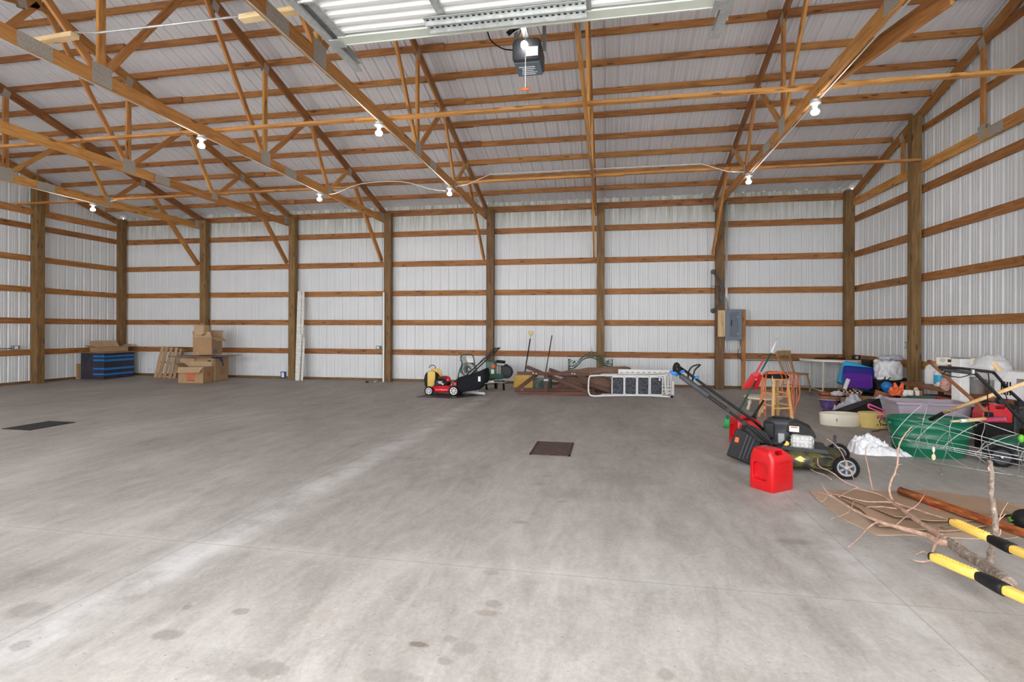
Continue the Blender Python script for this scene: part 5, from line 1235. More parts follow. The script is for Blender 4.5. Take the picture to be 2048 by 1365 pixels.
# ---- tote lids and totes standing in a long black tote
def slab(nm, lab, cat, mat, px, py, Y, w, h, t_, tilt, lean_, rim=.03, parent=None, mat2=None):
    """a shallow plastic lid or tote seen from its open or outer side; base centre at the pixel on plane Y"""
    p = on_y(px, py, Y); r = thing(nm, lab, cat, (p.x, p.y, max(0, p.z)))
    m4 = Matrix.Rotation(lean_, 4, 'X') @ Matrix.Rotation(tilt, 4, 'Y') @ Matrix.Translation((0, 0, h / 2)) @ Matrix.Rotation(PI / 2, 4, 'X')
    MB().loft([[m4 @ V((x, y, z)) for x, y in rrect(w * k, h * k, .05, 6)] for z, k in ((t_, .97), (t_, 1.0), (-.0, .93), (-.0, .2))]).build('shell', mat, r, bevel=.004)
    MB().loft([[m4 @ V((x, y, z)) for x, y in rrect(w * k, h * k, .05, 6)] for z, k in ((t_ - .012, 1.0), (t_ - .012, 1.05), (t_ + .008, 1.05), (t_ + .008, .97), (t_ - .012, .97))], caps=False).build('rim', mat2 or mat, r)
    MB().loft([[m4 @ V((x, y, z)) for x, y in rrect(w * k, h * k, .04, 6)] for z, k in ((-.002, .70), (-.014, .68), (-.014, .64), (-.002, .62))], caps=False).build('raised_panel', mat, r)
    return r
p0, p1 = on_y(1668, 787, 10.7), on_y(1765, 787, 10.7)
r = thing('long_tote', 'long black plastic tote on the floor holding the blue and purple lids', 'tote', ((p0.x + p1.x) / 2 + .12, 10.75, 0)); w = p1.x - p0.x + .25
secs = [[V((x, y, z)) for x, y in rrect(w * k, .50 * k, .05, 5)] for z, k in ((0, .90), (.20, 1.0), (.20, 1.04), (.215, 1.04), (.215, .97), (.02, .87))]
MB().loft(secs, caps=True).build('shell', 'black', r, bevel=.004)
for s_ in (-1, 1): MB().box((s_ * w * .52, 0, .17), (.03, .16, .03)).build('handle', 'darkgrey', r, bevel=.006)
slab('plastic_tote', 'bright sky blue plastic tote leaning, hindmost of the coloured totes', 'tote', 'skyblue', 1702, 772, 10.98, .58, .42, .26, R(16), R(-12), mat2='skyblue')
slab('tote_lid', 'dark navy blue tote lid leaning between the sky blue and the purple one', 'lid', 'navy', 1717, 771, 10.70, .50, .38, .05, R(4), R(-14))
slab('tote_lid', 'purple tote lid leaning in front of the navy blue one', 'lid', 'purple', 1716, 772, 10.56, .44, .27, .05, R(3), R(-14), mat2='white' if False else 'purple')
p = on_y(1690, 768, 10.48); tag(MB().box((0, 0, 0), (.06, .05, .20), Matrix.Translation(p + V((.03, 0, .04))) @ Matrix.Rotation(R(18), 4, 'Y')).build('lid_edge', 'bag', bevel=.01), 'pale lilac strip beside the purple lid', 'strip')

# ---- crumpled film bags

def crumple(nm, lab, cat, mat, c, d, seed=1, amp=.22, freq=3.0, flat=None, nu=56, nv=36, rz=0.0, group=None, squash=0.0):
    vs = []; fs = []; off = V((seed * 3.7, seed * 1.3, seed * 7.1))
    for i in range(nv + 1):
        th = PI * i / nv
        for k in range(nu):
            ph = 2 * PI * k / nu; u_ = V((math.sin(th) * math.cos(ph), math.sin(th) * math.sin(ph), -math.cos(th)))
            n1 = mnoise.noise(u_ * freq + off); n2 = abs(mnoise.noise(u_ * freq * 2.7 + off)); n3 = abs(mnoise.noise(u_ * freq * 6 + off))
            q = u_ * (1 + amp * n1 - amp * .9 * n2 - amp * .4 * n3) * (1 + squash * (1 / max(abs(u_.x), abs(u_.y), abs(u_.z)) - 1))
            z = q.z * d[2]
            if z < -d[2] * .86: z = -d[2] * .86
            vs.append(V((q.x * d[0], q.y * d[1], z + d[2] * .86)))
    for i in range(nv):
        for k in range(nu): fs.append((i * nu + k, i * nu + (k + 1) % nu, (i + 1) * nu + (k + 1) % nu, (i + 1) * nu + k))
    o = MB().add(vs, fs, True).build(nm, mat); o.location = c; o.rotation_euler = (0, 0, rz)
    return tag(o, lab, cat, group)
# bedding bag on a black bag
p0, p1 = on_y(1758, 758, 11.2), on_y(1820, 706, 11.2)
zb = .22
tag(bulk('bin_bag', 'black bag lying under the tall white bedding bag', 'bag', 'black', 1742, 1822, 748, 783, 10.65, .5, .10, 5), None)
crumple('bedding_bag', 'tall crumpled white bedding bag beside the right wall post', 'bag', 'bag', (5.03, 10.62, .32), (.215, .15, .29), 4, .26, 2.2, squash=.6)
crumple('bedding_fold', 'white crumpled cloth end lying on top of the tall bedding bag', 'cloth', 'greybag', (5.06, 10.60, .83), (.20, .13, .055), 9, .35, 2.4)
tag(MB().box((5.16, 11.55, .40), (.22, .30, .80)).build('black_suitcase', 'black', bevel=.02), 'upright black case behind the white bedding bag', 'case')
# blue glass ornament
p = on_y(1779, 775, 9.9); r = thing('blue_ornament', 'blue glass ornament with a long neck in front of the black bag', 'ornament', (p.x, 9.9, .22))
tag(MB().box((p.x + .02, 9.95, .11), (.22, .2, .22)).build('small_carton', 'card', bevel=.004), 'small brown carton under the blue ornament, behind the orange cloth', 'box')
MB().lathe([(.02, 0), (.035, .015), (.03, .06), (.045, .12), (.07, .16), (.085, .20), (.075, .25), (.04, .28), (.012, .29)], 24, Matrix.Rotation(R(-10), 4, 'Y')).build('glass_body', 'blue', r)
MB().tube([V((-.05, 0, .28)), V((-.07, 0, .33)), V((-.06, 0, .37))], .010, 6).tube([V((-.05, 0, .29)), V((-.0, 0, .34)), V((.03, 0, .36))], .008, 6).build('neck_stem', 'darkgrey', r)

# ---- painted pot with a rusty bowl and a white cloth
p = F(1662, 816); p.y += .16; p.x += .04; r = thing('flower_pot', 'purple painted flower pot with a dusty brown rim on the floor', 'flower pot', (p.x, p.y, 0))
MB().lathe([(.11, 0), (.115, .01), (.155, .17), (.16, .175)], 32).build('pot', 'purplepot', r); MB().lathe([(.165, .175), (.183, .18), (.187, .225), (.175, .232), (.162, .225), (.15, .19), (.001, .17)], 32, caps=False).build('rim', 'brick', r)
MB().lathe([(.165, .165), (.174, .170), (.170, .182)], 32, caps=False).build('pale_edge', 'whitepaint', r)
q = V((p.x - .07, p.y - .02, .235)); tag(MB().lathe([(.05, 0), (.07, .01), (.085, .05), (.08, .055), (.06, .02), (.001, .015)], 24, caps=False).build('clay_bowl', 'terracotta', mw=Matrix.Translation(q)), 'small orange clay bowl on the rim of the purple pot', 'bowl')
crumple('white_cloth', 'crumpled white cloth on the right rim of the purple pot', 'cloth', 'bag', (p.x + .12, p.y - .03, .235), (.12, .08, .045), 7, .3, 2.5)
# grey bag over a basket, beaded basket, wooden basket
gp = on_y(1703, 812, 9.3); PB = (gp.x + .05, 9.45)
wb = on_y(1737, 800, 9.55); r = thing('wicker_basket', 'brown wicker basket behind the grey-white plastic bag', 'basket', (wb.x, 9.62, 0))
MB().lathe([(.13, 0), (.15, .02), (.17, .26), (.18, .27), (.16, .26), (.14, .03)], 28, caps=False).build('basket_wall', 'chairwood', r)
for i in range(14): MB().tube([V((math.cos(a) * .158, math.sin(a) * .158, .02)), V((math.cos(a) * .178, math.sin(a) * .178, .26))], .007, 5).build('stave', 'barkyhandle', r) if (a := 2 * PI * i / 14) is not None else None
hb = on_y(1706, 788, 9.62); r = thing('beaded_bowl', 'round dark red bowl with a beaded black and cream rim on the grey bag', 'bowl', (hb.x, 9.62, hb.z - .02))
tag(MB().box((hb.x, 9.66, (hb.z - .03) / 2), (.26, .2, hb.z - .03)).build('carton', 'card3', bevel=.004), 'dull brown carton under the beaded bowl', 'box')
MB().lathe([(.05, 0), (.12, .03), (.135, .08), (.125, .085), (.001, .07)], 28, caps=False).build('bowl', 'brick', r)
for i in range(22): MB().ell((math.cos(2 * PI * i / 22) * .13, math.sin(2 * PI * i / 22) * .13, .095), (.016, .016, .013), 8, 6).build('bead', 'cream' if i % 2 else 'black', r)
# open black case with something red inside
cs = F(1735, 838); r = thing('soft_case', 'open black soft case with a lifted lid and red lining behind the white tub', 'case', (3.66, 8.78, 0), R(10))
MB().loft([[V((x, y, z)) for y, z in ((-.22, 0), (-.23, .10), (-.20, .11), (.20, .13), (.22, 0))] for x in (-.33, -.28, .30, .36)], smooth=False).build('tray', 'fabric', r, bevel=.01)
MB().add([V(q) for q in ((-.32, -.22, .11), (.34, -.22, .12), (.42, -.02, .33), (.05, .10, .22), (-.30, .0, .13), (.36, .16, .30))] + [V(q) + V((0, .008, .012)) for q in ((-.32, -.22, .11), (.34, -.22, .12), (.42, -.02, .33), (.05, .10, .22), (-.30, .0, .13), (.36, .16, .30))], [(0, 1, 2, 3), (0, 3, 4), (3, 2, 5), (6, 9, 8, 7), (6, 10, 9), (9, 11, 8)]).build('lifted_lid', 'black', r)
MB().ell((-.08, -.235, .10), (.13, .02, .03), 12, 8).build('red_lining', 'redpaint', r)

# ---- white tub (upturned) and yellow basket
p = F(1680, 849); r = thing('white_tub', 'low cream-white oval tub on the floor behind the black mower', 'tub', (p.x + .075, p.y + .16, 0))
MB().lathe([(.262, 0), (.268, .01), (.276, .155), (.272, .170), (.255, .176), (.24, .168), (.23, .05), (.001, .045)], 44, sy=.60, caps=False).build('shell', 'cream', r); MB().lathe([(.001, .003), (.264, .003)], 44, sy=.6, caps=False).build('base', 'cream', r)
MB().ell((-.105, -.154, .09), (.010, .006, .025), 10, 8).build('dimple', 'grey', r)
p = F(1746, 853); r = thing('yellow_basket', 'yellow plastic basket with a perforated pattern and a pink handle', 'basket', (p.x + .08, p.y + .13, 0))
MB().lathe([(.165, 0), (.17, .008), (.195, .195), (.203, .20), (.203, .212), (.190, .212), (.165, .02), (.001, .015)], 40, sy=.68, caps=False).build('shell', 'paleyellow', r); MB().lathe([(.001, .001), (.168, .001)], 40, sy=.68, caps=False).build('base', 'paleyellow', r)
hm = MB()
def onwall(a, z): k = .17 + .025 * z / .195 + .0015; return V((math.cos(a) * k, math.sin(a) * k * .68, z))
cc = R(-62)
for i in range(15):
    t_ = 2 * PI * i / 15; a = cc + .42 * math.cos(t_); z = .105 + .045 * math.sin(t_); p = onwall(a, z); hm.ell(p, (.008, .003, .010), 8, 5)
for i in range(6):
    for z in (.055, .155): hm.ell(onwall(cc - .55 + .22 * i, z), (.008, .003, .011), 8, 5)
hm.build('pattern_holes', 'brownboard', r)
MB().lathe([(.001, .17), (.185, .175)], 30, sy=.66, caps=False).build('dark_contents', 'black', r)
for k in (0, 1):
    MB().tube(smoothpath([V((.16, -.09 + .03 * k, .20)), V((.10, -.05, .25)), V((.0, .0 + .03 * k, .30)), V((-.06, .02, .325 - .02 * k)), V((-.065, .0, .28)), V((.0, -.03, .25)), V((.12, -.12, .20)), V((.17, -.14, .17 - .03 * k))], 5), .010, 8).build('cord_handle', 'pink', r)
MB().ell((.02, -.135, .18), (.05, .02, .02), 10, 6).build('knot', 'pink', r)

# ---- mauve tote
p0, p1 = F(1775, 858), F(1925, 855)
r = thing('large_tote', 'large mauve-grey plastic tote standing behind the green tub', 'tote', (3.96, 7.45, 0), R(-3))
w = .80
secs = [[V((x, y, z)) for x, y in rrect(w * k, .46 * k2, .04, 5)] for z, k, k2 in ((0, .84, .80), (.01, .85, .82), (.44, .98, .98), (.455, 1.0, 1.0), (.455, 1.05, 1.08), (.485, 1.05, 1.08), (.485, .98, .98), (.40, .93, .9), (.03, .8, .76))]
MB().loft(secs, smooth=False).build('shell', 'mauve', r, bevel=.004)
for z in (.36,): MB().box((0, -.203, z), (w * .84, .012, .02)).build('band', 'mauve', r, bevel=.003)
# things heaped on a low shelf between tote and post
r0x = 4.45
tag(MB().box((4.78, 8.85, .20), (.62, .42, .40)).build('grey_carton', 'card3', bevel=.006), 'brown carton behind the mauve tote carrying small ornaments', 'box')
crumple('orange_cloth', 'bright orange crumpled cloth behind the mauve tote', 'cloth', 'orange', (on_y(1792, 790, 8.72).x, 8.72, .40), (.10, .06, .07), 3, .4, 2.5)
r = thing('orange_figure', 'orange figure with two raised fingers-like points behind the mauve tote', 'ornament', (on_y(1798, 780, 8.76).x, 8.76, .40))
for s_ in (-1, 1): MB().tube([V((s_ * .02, 0, 0)), V((s_ * .03, 0, .10)), V((s_ * .055, 0, .19))], [.045, .038, .014], 10).build('point', 'orange', r)
MB().ell((0, 0, .04), (.06, .05, .05)).build('middle', 'orange', r)
for i, (px, py, rad, mat, lab) in enumerate(((1811, 789, .045, 'white', 'white cup behind the mauve tote right of the orange figure'), (1822, 789, .04, 'cream', 'cream cup behind the mauve tote, left of the post foot'), (1836, 791, .035, 'white', 'small white cup below the right wall post'), (1843, 793, .028, 'terracotta', 'small terracotta pot below the right wall post'))):
    p = on_y(px, py, 8.72 - .02 * i); tag(MB().lathe([(rad * .6, 0), (rad * .75, .01), (rad, .09), (rad * .9, .09), (rad * .6, .02), (.001, .015)], 22, caps=False).build('cup', mat, mw=Matrix.Translation((p.x, p.y, .40))), lab, 'cup')
for i, (px, py, z, lab) in enumerate(((1833, 773, .0, 'round cream wooden ball, upper one against the right wall post'), (1831, 784, 0, 'round cream wooden ball, lower one against the right wall post'))):
    p = on_y(px, py, 8.98); tag(MB().ell(p, (.035, .035, .03), 16, 10).build('wooden_ball', 'cutwood'), lab, 'ball')
tag(MB().tube([on_y(1831, 792, 8.99) - V((0, 0, .02)), on_y(1833, 770, 8.99)], .012, 8).build('ball_stick', 'handlewood'), 'thin stick carrying the cream balls at the right post', 'stick')
crumple('small_bag', 'small white bag behind the yellow basket and orange cloth', 'bag', 'greybag', (on_y(1757, 800, 8.95).x + .05, 8.95, 0), (.20, .13, .20), 15, .3, 2.2)
tag(MB().lathe([(.001, 0), (.12, 0), (.14, .17), (.15, .18), (.13, .18), (.001, .16)], 26, caps=False).build('clay_pot', 'terracotta', mw=Matrix.Translation((on_y(1765, 800, 9.25).x, 9.3, .20)) @ Matrix.Rotation(R(24), 4, 'Y')), 'orange clay pot lying tilted behind the small white bag', 'pot')
tag(MB().box((on_y(1765, 800, 9.3).x, 9.36, .09), (.32, .26, .18)).build('low_carton', 'card2', bevel=.004), 'low pale carton under the tilted clay pot', 'box')

# ---- green stock tub
p = F(1857, 913); r = thing('stock_tub', 'large dark green oval ribbed tub in front of the mauve tote', 'tub', (p.x + .15, p.y + .26, 0), R(-2))
pr = [(q_[0] * .83, q_[1]) for q_ in [(.40, 0), (.41, .012), (.425, .09), (.436, .095), (.436, .105), (.428, .11), (.445, .20), (.456, .205), (.456, .217), (.447, .222), (.462, .31), (.474, .315), (.474, .327), (.465, .332), (.475, .375), (.49, .38), (.49, .405), (.475, .408), (.46, .38), (.40, .03), (.001, .025)]]
MB().lathe(pr, 64, sy=.66, caps=False).build('shell', 'green', r); MB().lathe([(.001, .002), (.33, .002)], 64, sy=.66, caps=False).build('base', 'green', r)
for s_ in (-1, 1): MB().box((s_ * .41, 0, .35), (.03, .14, .03)).build('handle', 'green', r, bevel=.006)

# ---- white plastic bag on the floor in front of it
def heap(nm, lab, cat, mat, c, dx, dy, H, seed, rot=0.0, peak=(0, 0), tails=(), n=56, parent=None):
    """film thrown on the floor: sharp folds over a dome that runs out to a ragged hem"""
    off = V((seed * 5.1, seed * 2.3, seed)); vs = []; fs = []
    def rg(x, y, f_): return 1 - abs(mnoise.noise(V((x * f_, y * f_, 0)) + off)) * 2.2
    for i in range(n + 1):
        rr = i / n
        for k in range(96):
            a = 2 * PI * k / 96; out = 1 + .22 * mnoise.noise(V((math.cos(a) * 1.4, math.sin(a) * 1.4, 5)) + off) + .10 * mnoise.noise(V((math.cos(a) * 5, math.sin(a) * 5, 9)) + off)
            for ta, tw, tl in tails: out += tl * math.exp(-((((a - ta + PI) % (2 * PI)) - PI) / tw) ** 2)
            x, y = math.cos(a) * rr * out, math.sin(a) * rr * out
            d = max(0, 1 - ((x - peak[0] * (1 - rr)) ** 2 + (y - peak[1]) ** 2) ** .5 / max(.2, out)) if False else max(0, 1 - rr)
            ridge = .55 * rg(x + .3 * y, y, 1.5) + .30 * rg(x, y - .4 * x, 3.4) + .12 * rg(x, y, 8)
            e = math.exp(-((x - peak[0]) ** 2 + (y - peak[1]) ** 2) / .55)
            z = H * (min(1, d * 5) ** .7) * (.10 + .95 * max(0, ridge) ** 1.3 * (.35 + .65 * e) + .26 * e) + .004
            wx, wy = mnoise.noise(V((x * 2.4, y * 2.4, 3)) + off), mnoise.noise(V((x * 2.4, y * 2.4, 8)) + off)
            vs.append(V(((x + .20 * wx * min(1, d * 2)) * dx, (y + .20 * wy * min(1, d * 2)) * dy, z)))
    for i in range(n):
        for k in range(96): fs.append((i * 96 + k, i * 96 + (k + 1) % 96, (i + 1) * 96 + (k + 1) % 96, (i + 1) * 96 + k))
    o = MB().add(vs, fs, True).build(nm, mat, parent); o.location = c; o.rotation_euler = (0, 0, rot)
    return tag(o, lab, cat) if lab else o
p = F(1748, 905); heap('white_bag', 'crumpled white plastic bag lying on the floor in front of the green tub', 'bag', 'bag', (p.x + .01, p.y + .10, 0), .23, .17, .20, 21, 0, (-.15, .25), ((-.45, .35, .75), (.75, .25, .45)))
tag(MB().tube(smoothpath([F(1745, 860) + V((0, 0, .008)), F(1750, 858) + V((0, 0, .008)), F(1757, 858) + V((0, 0, .008)), F(1765, 855) + V((0, 0, .008)), F(1778, 857) + V((0, 0, .008))], 4), .006, 6).build('dark_strap', 'brownboard'), 'thin dark strap lying on the floor left of the green tub', 'strap')
heap('plastic_bag', 'grey-white crumpled plastic bag draped between the purple pot and black case', 'bag', 'greybag', (PB[0], PB[1] - .1, 0), .30, .24, .30, 12, 0, (.05, .1))
# ================================================ bench by the right wall and what stands on it
BZ = .55
r = thing('low_bench', 'low dark-edged bench along the right wall carrying the white appliances', 'bench', (4.99, 8.1, 0))
board('bench_top', (0, -1.65, BZ - .03), (0, 1.45, BZ - .03), .56, .05, 'barkyhandle', r); 
for y in (-1.5, 0, 1.3):
    for x in (-.24, .22): board('leg', (x, y, 0), (x, y, BZ - .055), .06, .06, 'post', r, up=(0, 1, 0))
tag(MB().tube([on_y(1820, 761, 9.45), on_y(1909, 774, 8.75)], .022, 10).build('dark_pole', 'brownboard'), 'thick dark pole lying along the bench edge at the right post', 'pole')
def bx(px, Y): return on_y(px, 700, Y).x
# sewing machine / overlocker
x = bx(1885, 8.6); r = thing('sewing_machine', 'white sewing machine with a dial and dark display on the bench', 'sewing machine', (4.98, 8.62, BZ), R(-38))
MB().box((0, 0, .035), (.44, .20, .07)).build('base', 'cream', r, bevel=.015)
MB().box((.16, 0, .20), (.12, .16, .28)).build('column', 'white', r, bevel=.02); MB().box((-.01, 0, .385), (.44, .17, .115)).build('arm', 'cream', r, bevel=.018); MB().box((-.16, 0, .26), (.10, .14, .17)).build('head', 'white', r, bevel=.015)
MB().cyl((-.15, -.088, .395), (-.15, -.10, .395), .03, 22).build('dial', 'grey', r); MB().box((.06, -.088, .39), (.15, .006, .05)).build('display', 'panelgrey2', r); MB().box((.03, -.092, .39), (.05, .004, .03)).build('display_mark', 'greenmetal', r); MB().box((-.07, -.088, .39), (.04, .006, .04)).build('knob_panel', 'black', r)
MB().tube(smoothpath([V((-.12, -.09, .33)), V((-.02, -.10, .29)), V((.10, -.10, .34))], 4), .006, 6).build('thread_guide', 'cream', r)
# rounded white tank machine in front of it
r = thing('white_jug', 'rounded white plastic jug standing on the bench beside the right post', 'jug', (on_y(1866, 740, 9.1).x, 9.1, BZ), R(-30))
MB().loft([[V((x, y, z)) for x, y in rrect(.20 * k, .13 * k, .04 * k, 5)] for z, k in ((0, .9), (.02, 1), (.22, 1.0), (.27, .85), (.30, .5), (.315, .25))]).build('body', 'white', r); MB().lathe([(.028, .31), (.028, .34), (.001, .342)], 18).build('cap', 'white', r)
r = thing('blue_label_bottle', 'white bottle with a blue label beside the rounded white jug', 'bottle', (on_y(1884, 740, 8.75).x - .02, 8.75, BZ))
MB().lathe([(.07, 0), (.075, .01), (.075, .20), (.05, .24), (.022, .26), (.022, .28), (.001, .281)], 24).build('body', 'white', r); MB().lathe([(.0765, .04), (.0765, .17)], 24, caps=False).build('label_band', 'skyblue', r)
crumple('pink_bag', 'pale pink crumpled bag hanging at the bench edge behind the mattock handle', 'bag', 'pinkbag', (on_y(1898, 765, 8.3).x, 8.35, BZ - .02), (.08, .06, .10), 31, .3, 2.5)
r = thing('punched_strip', 'white perforated panel with round holes behind the black mower handle', 'panel', (on_y(1905, 740, 8.5).x + .06, 8.42, BZ)); MB().box((0, 0, .17), (.16, .02, .22)).build('panel', 'white', r, bevel=.004)
for i in range(4):
    for j in range(2): MB().cyl((-.05 + .034 * i, -.011, .20 + .035 * j), (-.05 + .034 * i, -.0135, .20 + .035 * j), .010, 10).build('hole', 'black', r)
# white upright post
p = on_y(1922, 838, 7.75); pt = on_y(1922, 711, 7.75)
r = thing('white_post', 'upright square white post standing in front of the bench', 'post', (p.x, 7.75, 0), R(12)); MB().box((0, 0, pt.z / 2), (.13, .13, pt.z)).build('shaft', 'white', r, bevel=.005); MB().box((0, 0, pt.z + .004), (.14, .14, .012)).build('cap', 'grey', r)
# red mesh crate and dark green cover under the bench
r = thing('red_mesh_crate', 'red mesh crate under the bench left of the white post', 'crate', (on_y(1905, 785, 7.9).x, 8.0, 0)); m = MB(); m.box((0, 0, .24), (.12, .30, .44)); m.build('lining', 'redpaint', r)
g = MB()
for i in range(7): g.tube([V((-.065, -.156, .04 + .065 * i)), V((.065, -.156, .04 + .065 * i))], .004, 4)
for i in range(4): g.tube([V((-.06 + .04 * i, -.157, .02)), V((-.06 + .04 * i, -.157, .46))], .004, 4)
g.build('mesh', 'red', r)
tag(MB().loft([[V((x, y, z)) for y, z in ((-.15, 0), (-.15, .40), (.0, .46), (.15, .42), (.15, 0))] for x in (-.26, -.2, .2, .26)], smooth=False).build('green_cover', 'greenmetal', bevel=.03, mw=Matrix.Translation((on_y(1872, 790, 8.2).x - .05, 8.3, 0))), 'dark green covered bundle behind the mauve tote', 'bundle')
tag(MB().box((5.325, 8.6, .24), (.06, 1.2, .44)).build('sheet_metal', 'grey', bevel=.004), 'grey panel standing under the bench against the right wall', 'panel')
# steel pot, white ventilated machine, wrapped jug
x = bx(1948, 7.9); r = thing('steel_pot', 'shiny steel pot on the bench right of the white post', 'pot', (on_y(1952, 760, 7.85).x, 7.85, BZ))
MB().lathe([(.10, 0), (.108, .01), (.108, .20), (.112, .205), (.105, .21), (.10, .02), (.001, .015)], 32, caps=False).build('body', 'alu', r); MB().lathe([(.001, .001), (.10, .001)], 32, caps=False).build('base', 'alu', r)
for s_ in (-1, 1): MB().tube(arc((s_ * .108, 0, .15), .035, -PI / 2, PI / 2, 8, 'xy'), .006, 6).build('handle', 'alu', r)
r = thing('window_unit', 'white ventilated appliance with dark grilles on the bench at the right edge', 'appliance', (4.93, 7.08, BZ), R(-76))
MB().box((0, 0, .17), (.80, .28, .34)).build('cabinet', 'white', r, bevel=.012)
for i in range(4): MB().box((-.30 + .035 * i, -.142, .13), (.014, .006, .16)).build('slot', 'black', r)
MB().box((-.02, -.142, .22), (.20, .006, .08)).build('display', 'grey', r); MB().box((.17, -.142, .22), (.07, .006, .10)).build('control_panel', 'panelgrey2', r)
for i in range(3): MB().box((.0 + .10 * i, -.142, .08), (.06, .006, .07)).build('grille', 'darkgrey', r)
for i in range(3): MB().box((.30 + .02 * i, -.143, .20), (.010, .006, .14)).build('slot', 'grey', r)
o = crumple('clear_bag', 'clear plastic bag bulging over the white appliance with a brown strip inside', 'bag', 'clear', (on_y(1992, 745, 7.35).x, 7.42, BZ + .22), (.20, .17, .17), 33, .14, 1.7)
tag(board('wood_offcut', on_y(1986, 717, 7.28), on_y(2001, 735, 7.22), .05, .012, 'handlewood', up=(0, 1, 0)), 'thin brown wooden strip inside the clear plastic bag', 'strip')

# red fuel can at the right, on an added block, black for the shadow beneath
RY = 6.95; a = on_y(1985, 836, RY)
tag(MB().box((a.x + .04, RY + .05, a.z / 2 - .002), (.26, .2, a.z - .004)).build('shadow_block', 'black', bevel=.01), 'low black block added for the dark shadow under the red fuel can', 'crate')
r = thing('gas_can', 'wide dark red fuel can with a handle hole behind the pick handle at the right', 'gas can', (a.x, RY, a.z), 0)
w = on_y(2016, 836, RY).x - on_y(1957, 836, RY).x; h = on_y(1985, 800, RY).z - a.z
poly = [(-w / 2, 0), (w / 2, 0), (w * .5, h * .55), (w * .42, h * .86), (w * .28, h), (-w * .22, h), (-w * .40, h * .80), (-w * .5, h * .45)]
o = MB().prism(poly, -.09, .09, Matrix.Rotation(PI / 2, 4, 'X')).build('body', 'redpaint', r)
tl_ = MB().prism(rrect(.10, .035, .015, 4, .03, h * .82), -.2, .2, Matrix.Rotation(PI / 2, 4, 'X')).build('tool'); cut(o, tl_)
b = o.modifiers.new('bevel', 'BEVEL'); b.width = .018; b.segments = 3; b.limit_method = 'ANGLE'; b.angle_limit = R(35)
MB().cyl((-w * .26, -.02, h * .93), (-w * .30, -.02, h * 1.06), .032, 18).build('cap', 'black', r)

# ---- second mower handle and body at the right edge
r = thing('lawn_mower', 'black push mower at the right edge, seen mostly as its folded handlebar', 'lawn mower', (4.15, 6.2, 0)); O = V((4.15, 6.2, 0))
yn, yf_ = 5.55, 6.1
def q_(px, py, Y): return on_y(px, py, Y) - O
near = [q_(1884, 733, yn + .05), q_(1952, 741, yn), q_(1990, 778, yn), q_(2048, 838, yn), q_(2085, 868, yn)]
far = [q_(1880, 728, yf_ - .3), q_(1925, 731, yf_), q_(1988, 738, yf_), q_(2020, 775, yf_), q_(2048, 800, yf_), q_(2100, 850, yf_)]
hd = MB().tube(near, .015, 10).tube(far, .015, 10).tube([near[0], far[0]], .015, 10).build('handle', 'black', r)
MB().bar(lerp(near[1], near[0], .1), near[0], .03, .03).bar(lerp(far[2], far[1], .1), far[1], .03, .03).build('foam_grip', 'black', hd, bevel=.008)
MB().tube(smoothpath([q_(1885, 742, yn + .1), q_(1900, 735, yn + .1), q_(1945, 738, yn + .05)], 4), .007, 6).build('bail_bar', 'blackmetal', hd)
for pts in ([q_(1888, 742, yn), q_(1905, 747, yn), q_(1925, 748, yn), q_(1948, 740, yn)], [q_(1977, 740, yn), q_(1979, 760, yn), q_(1976, 785, yn), q_(1979, 815, yn)], [q_(1985, 740, yf_), q_(1997, 748, yf_), q_(2008, 770, yf_), q_(2016, 795, yf_)], [q_(2020, 800, yn), q_(2035, 812, yn), q_(2052, 810, yn)]):
    MB().tube(smoothpath(pts, 4), .0045, 6).build('control_cable', 'rubber', hd)
MB().box(q_(1946, 737, yn - .02), (.02, .02, .035)).build('cable_clamp', 'alu', hd)
for px, py, Y in ((2002, 796, yn), (2040, 800, yf_)): MB().cyl(q_(px, py, Y) + V((0, -.03, 0)), q_(px, py, Y) + V((0, .03, 0)), .03, 14).build('fold_knob', 'blackmetal', hd)
MB().ell(V((.08, .05, .13)), (.38, .26, .09), 26, 12).build('deck', 'darkgrey', r); MB().ell(V((.0, .1, .19)), (.20, .15, .10), 22, 10).build('engine_cover', 'greenmetal', r)
wheel(r, V((-.24, -.12, .10)), .10, .05, 6, 'darkgrey', (.3, 1, 0)); wheel(r, V((.22, -.26, .10)), .10, .05, 6, 'darkgrey', (.3, 1, 0))
MB().ell(q_(2044, 870, 5.05), (.022, .02, .034), 14, 10).build('green_knob', 'lime', r)
for i in range(4): MB().tube([V((-.14 + .05 * i, -.17, .17)), V((-.04 + .05 * i, -.05, .25))], .006, 5).build('green_rib', 'greenmetal', r)

# ---- tools with long handles leaning across the green tub
def tool(nm, lab, cat, parts, base):
    r = thing(nm, lab, cat, base); O = V(base)
    for (pn, mat, pts, rad) in parts: MB().tube([p - O for p in pts], rad, 12).build(pn, mat, r)
    return r
g0, g1, g2 = on_y(1860, 835, 6.55), on_y(1888, 820, 6.5), on_y(2056, 757, 5.9)
tool('shovel_handle', 'pale wooden tool handle with a black grip, rising to the right over the green tub', 'tool', (('grip', 'rubber', [g0, g1], .020), ('shaft', 'handlewood', [g1, lerp(g1, g2, .5), g2], [.018, .019, .018])), V((g0.x, g0.y, 0)))
h0, h1 = on_y(1857, 716, 7.2), on_y(1979, 822, 6.35)
r = tool('mattock', 'old brown handled mattock with a magenta red head leaning above the green tub', 'tool', (('handle', 'barkyhandle', [h0, lerp(h0, h1, .12), lerp(h0, h1, .5), h1], [.016, .017, .018, .022]),), V((h0.x, h0.y, 0))); O = V((h0.x, h0.y, 0))
MB().bar(on_y(1970, 833, 6.3) - O, on_y(2015, 831, 6.2) - O, .05, .055).build('head', 'magenta', r, bevel=.012); MB().box(on_y(1979, 824, 6.33) - O, (.06, .06, .07)).build('socket', 'blackmetal', r, bevel=.012)
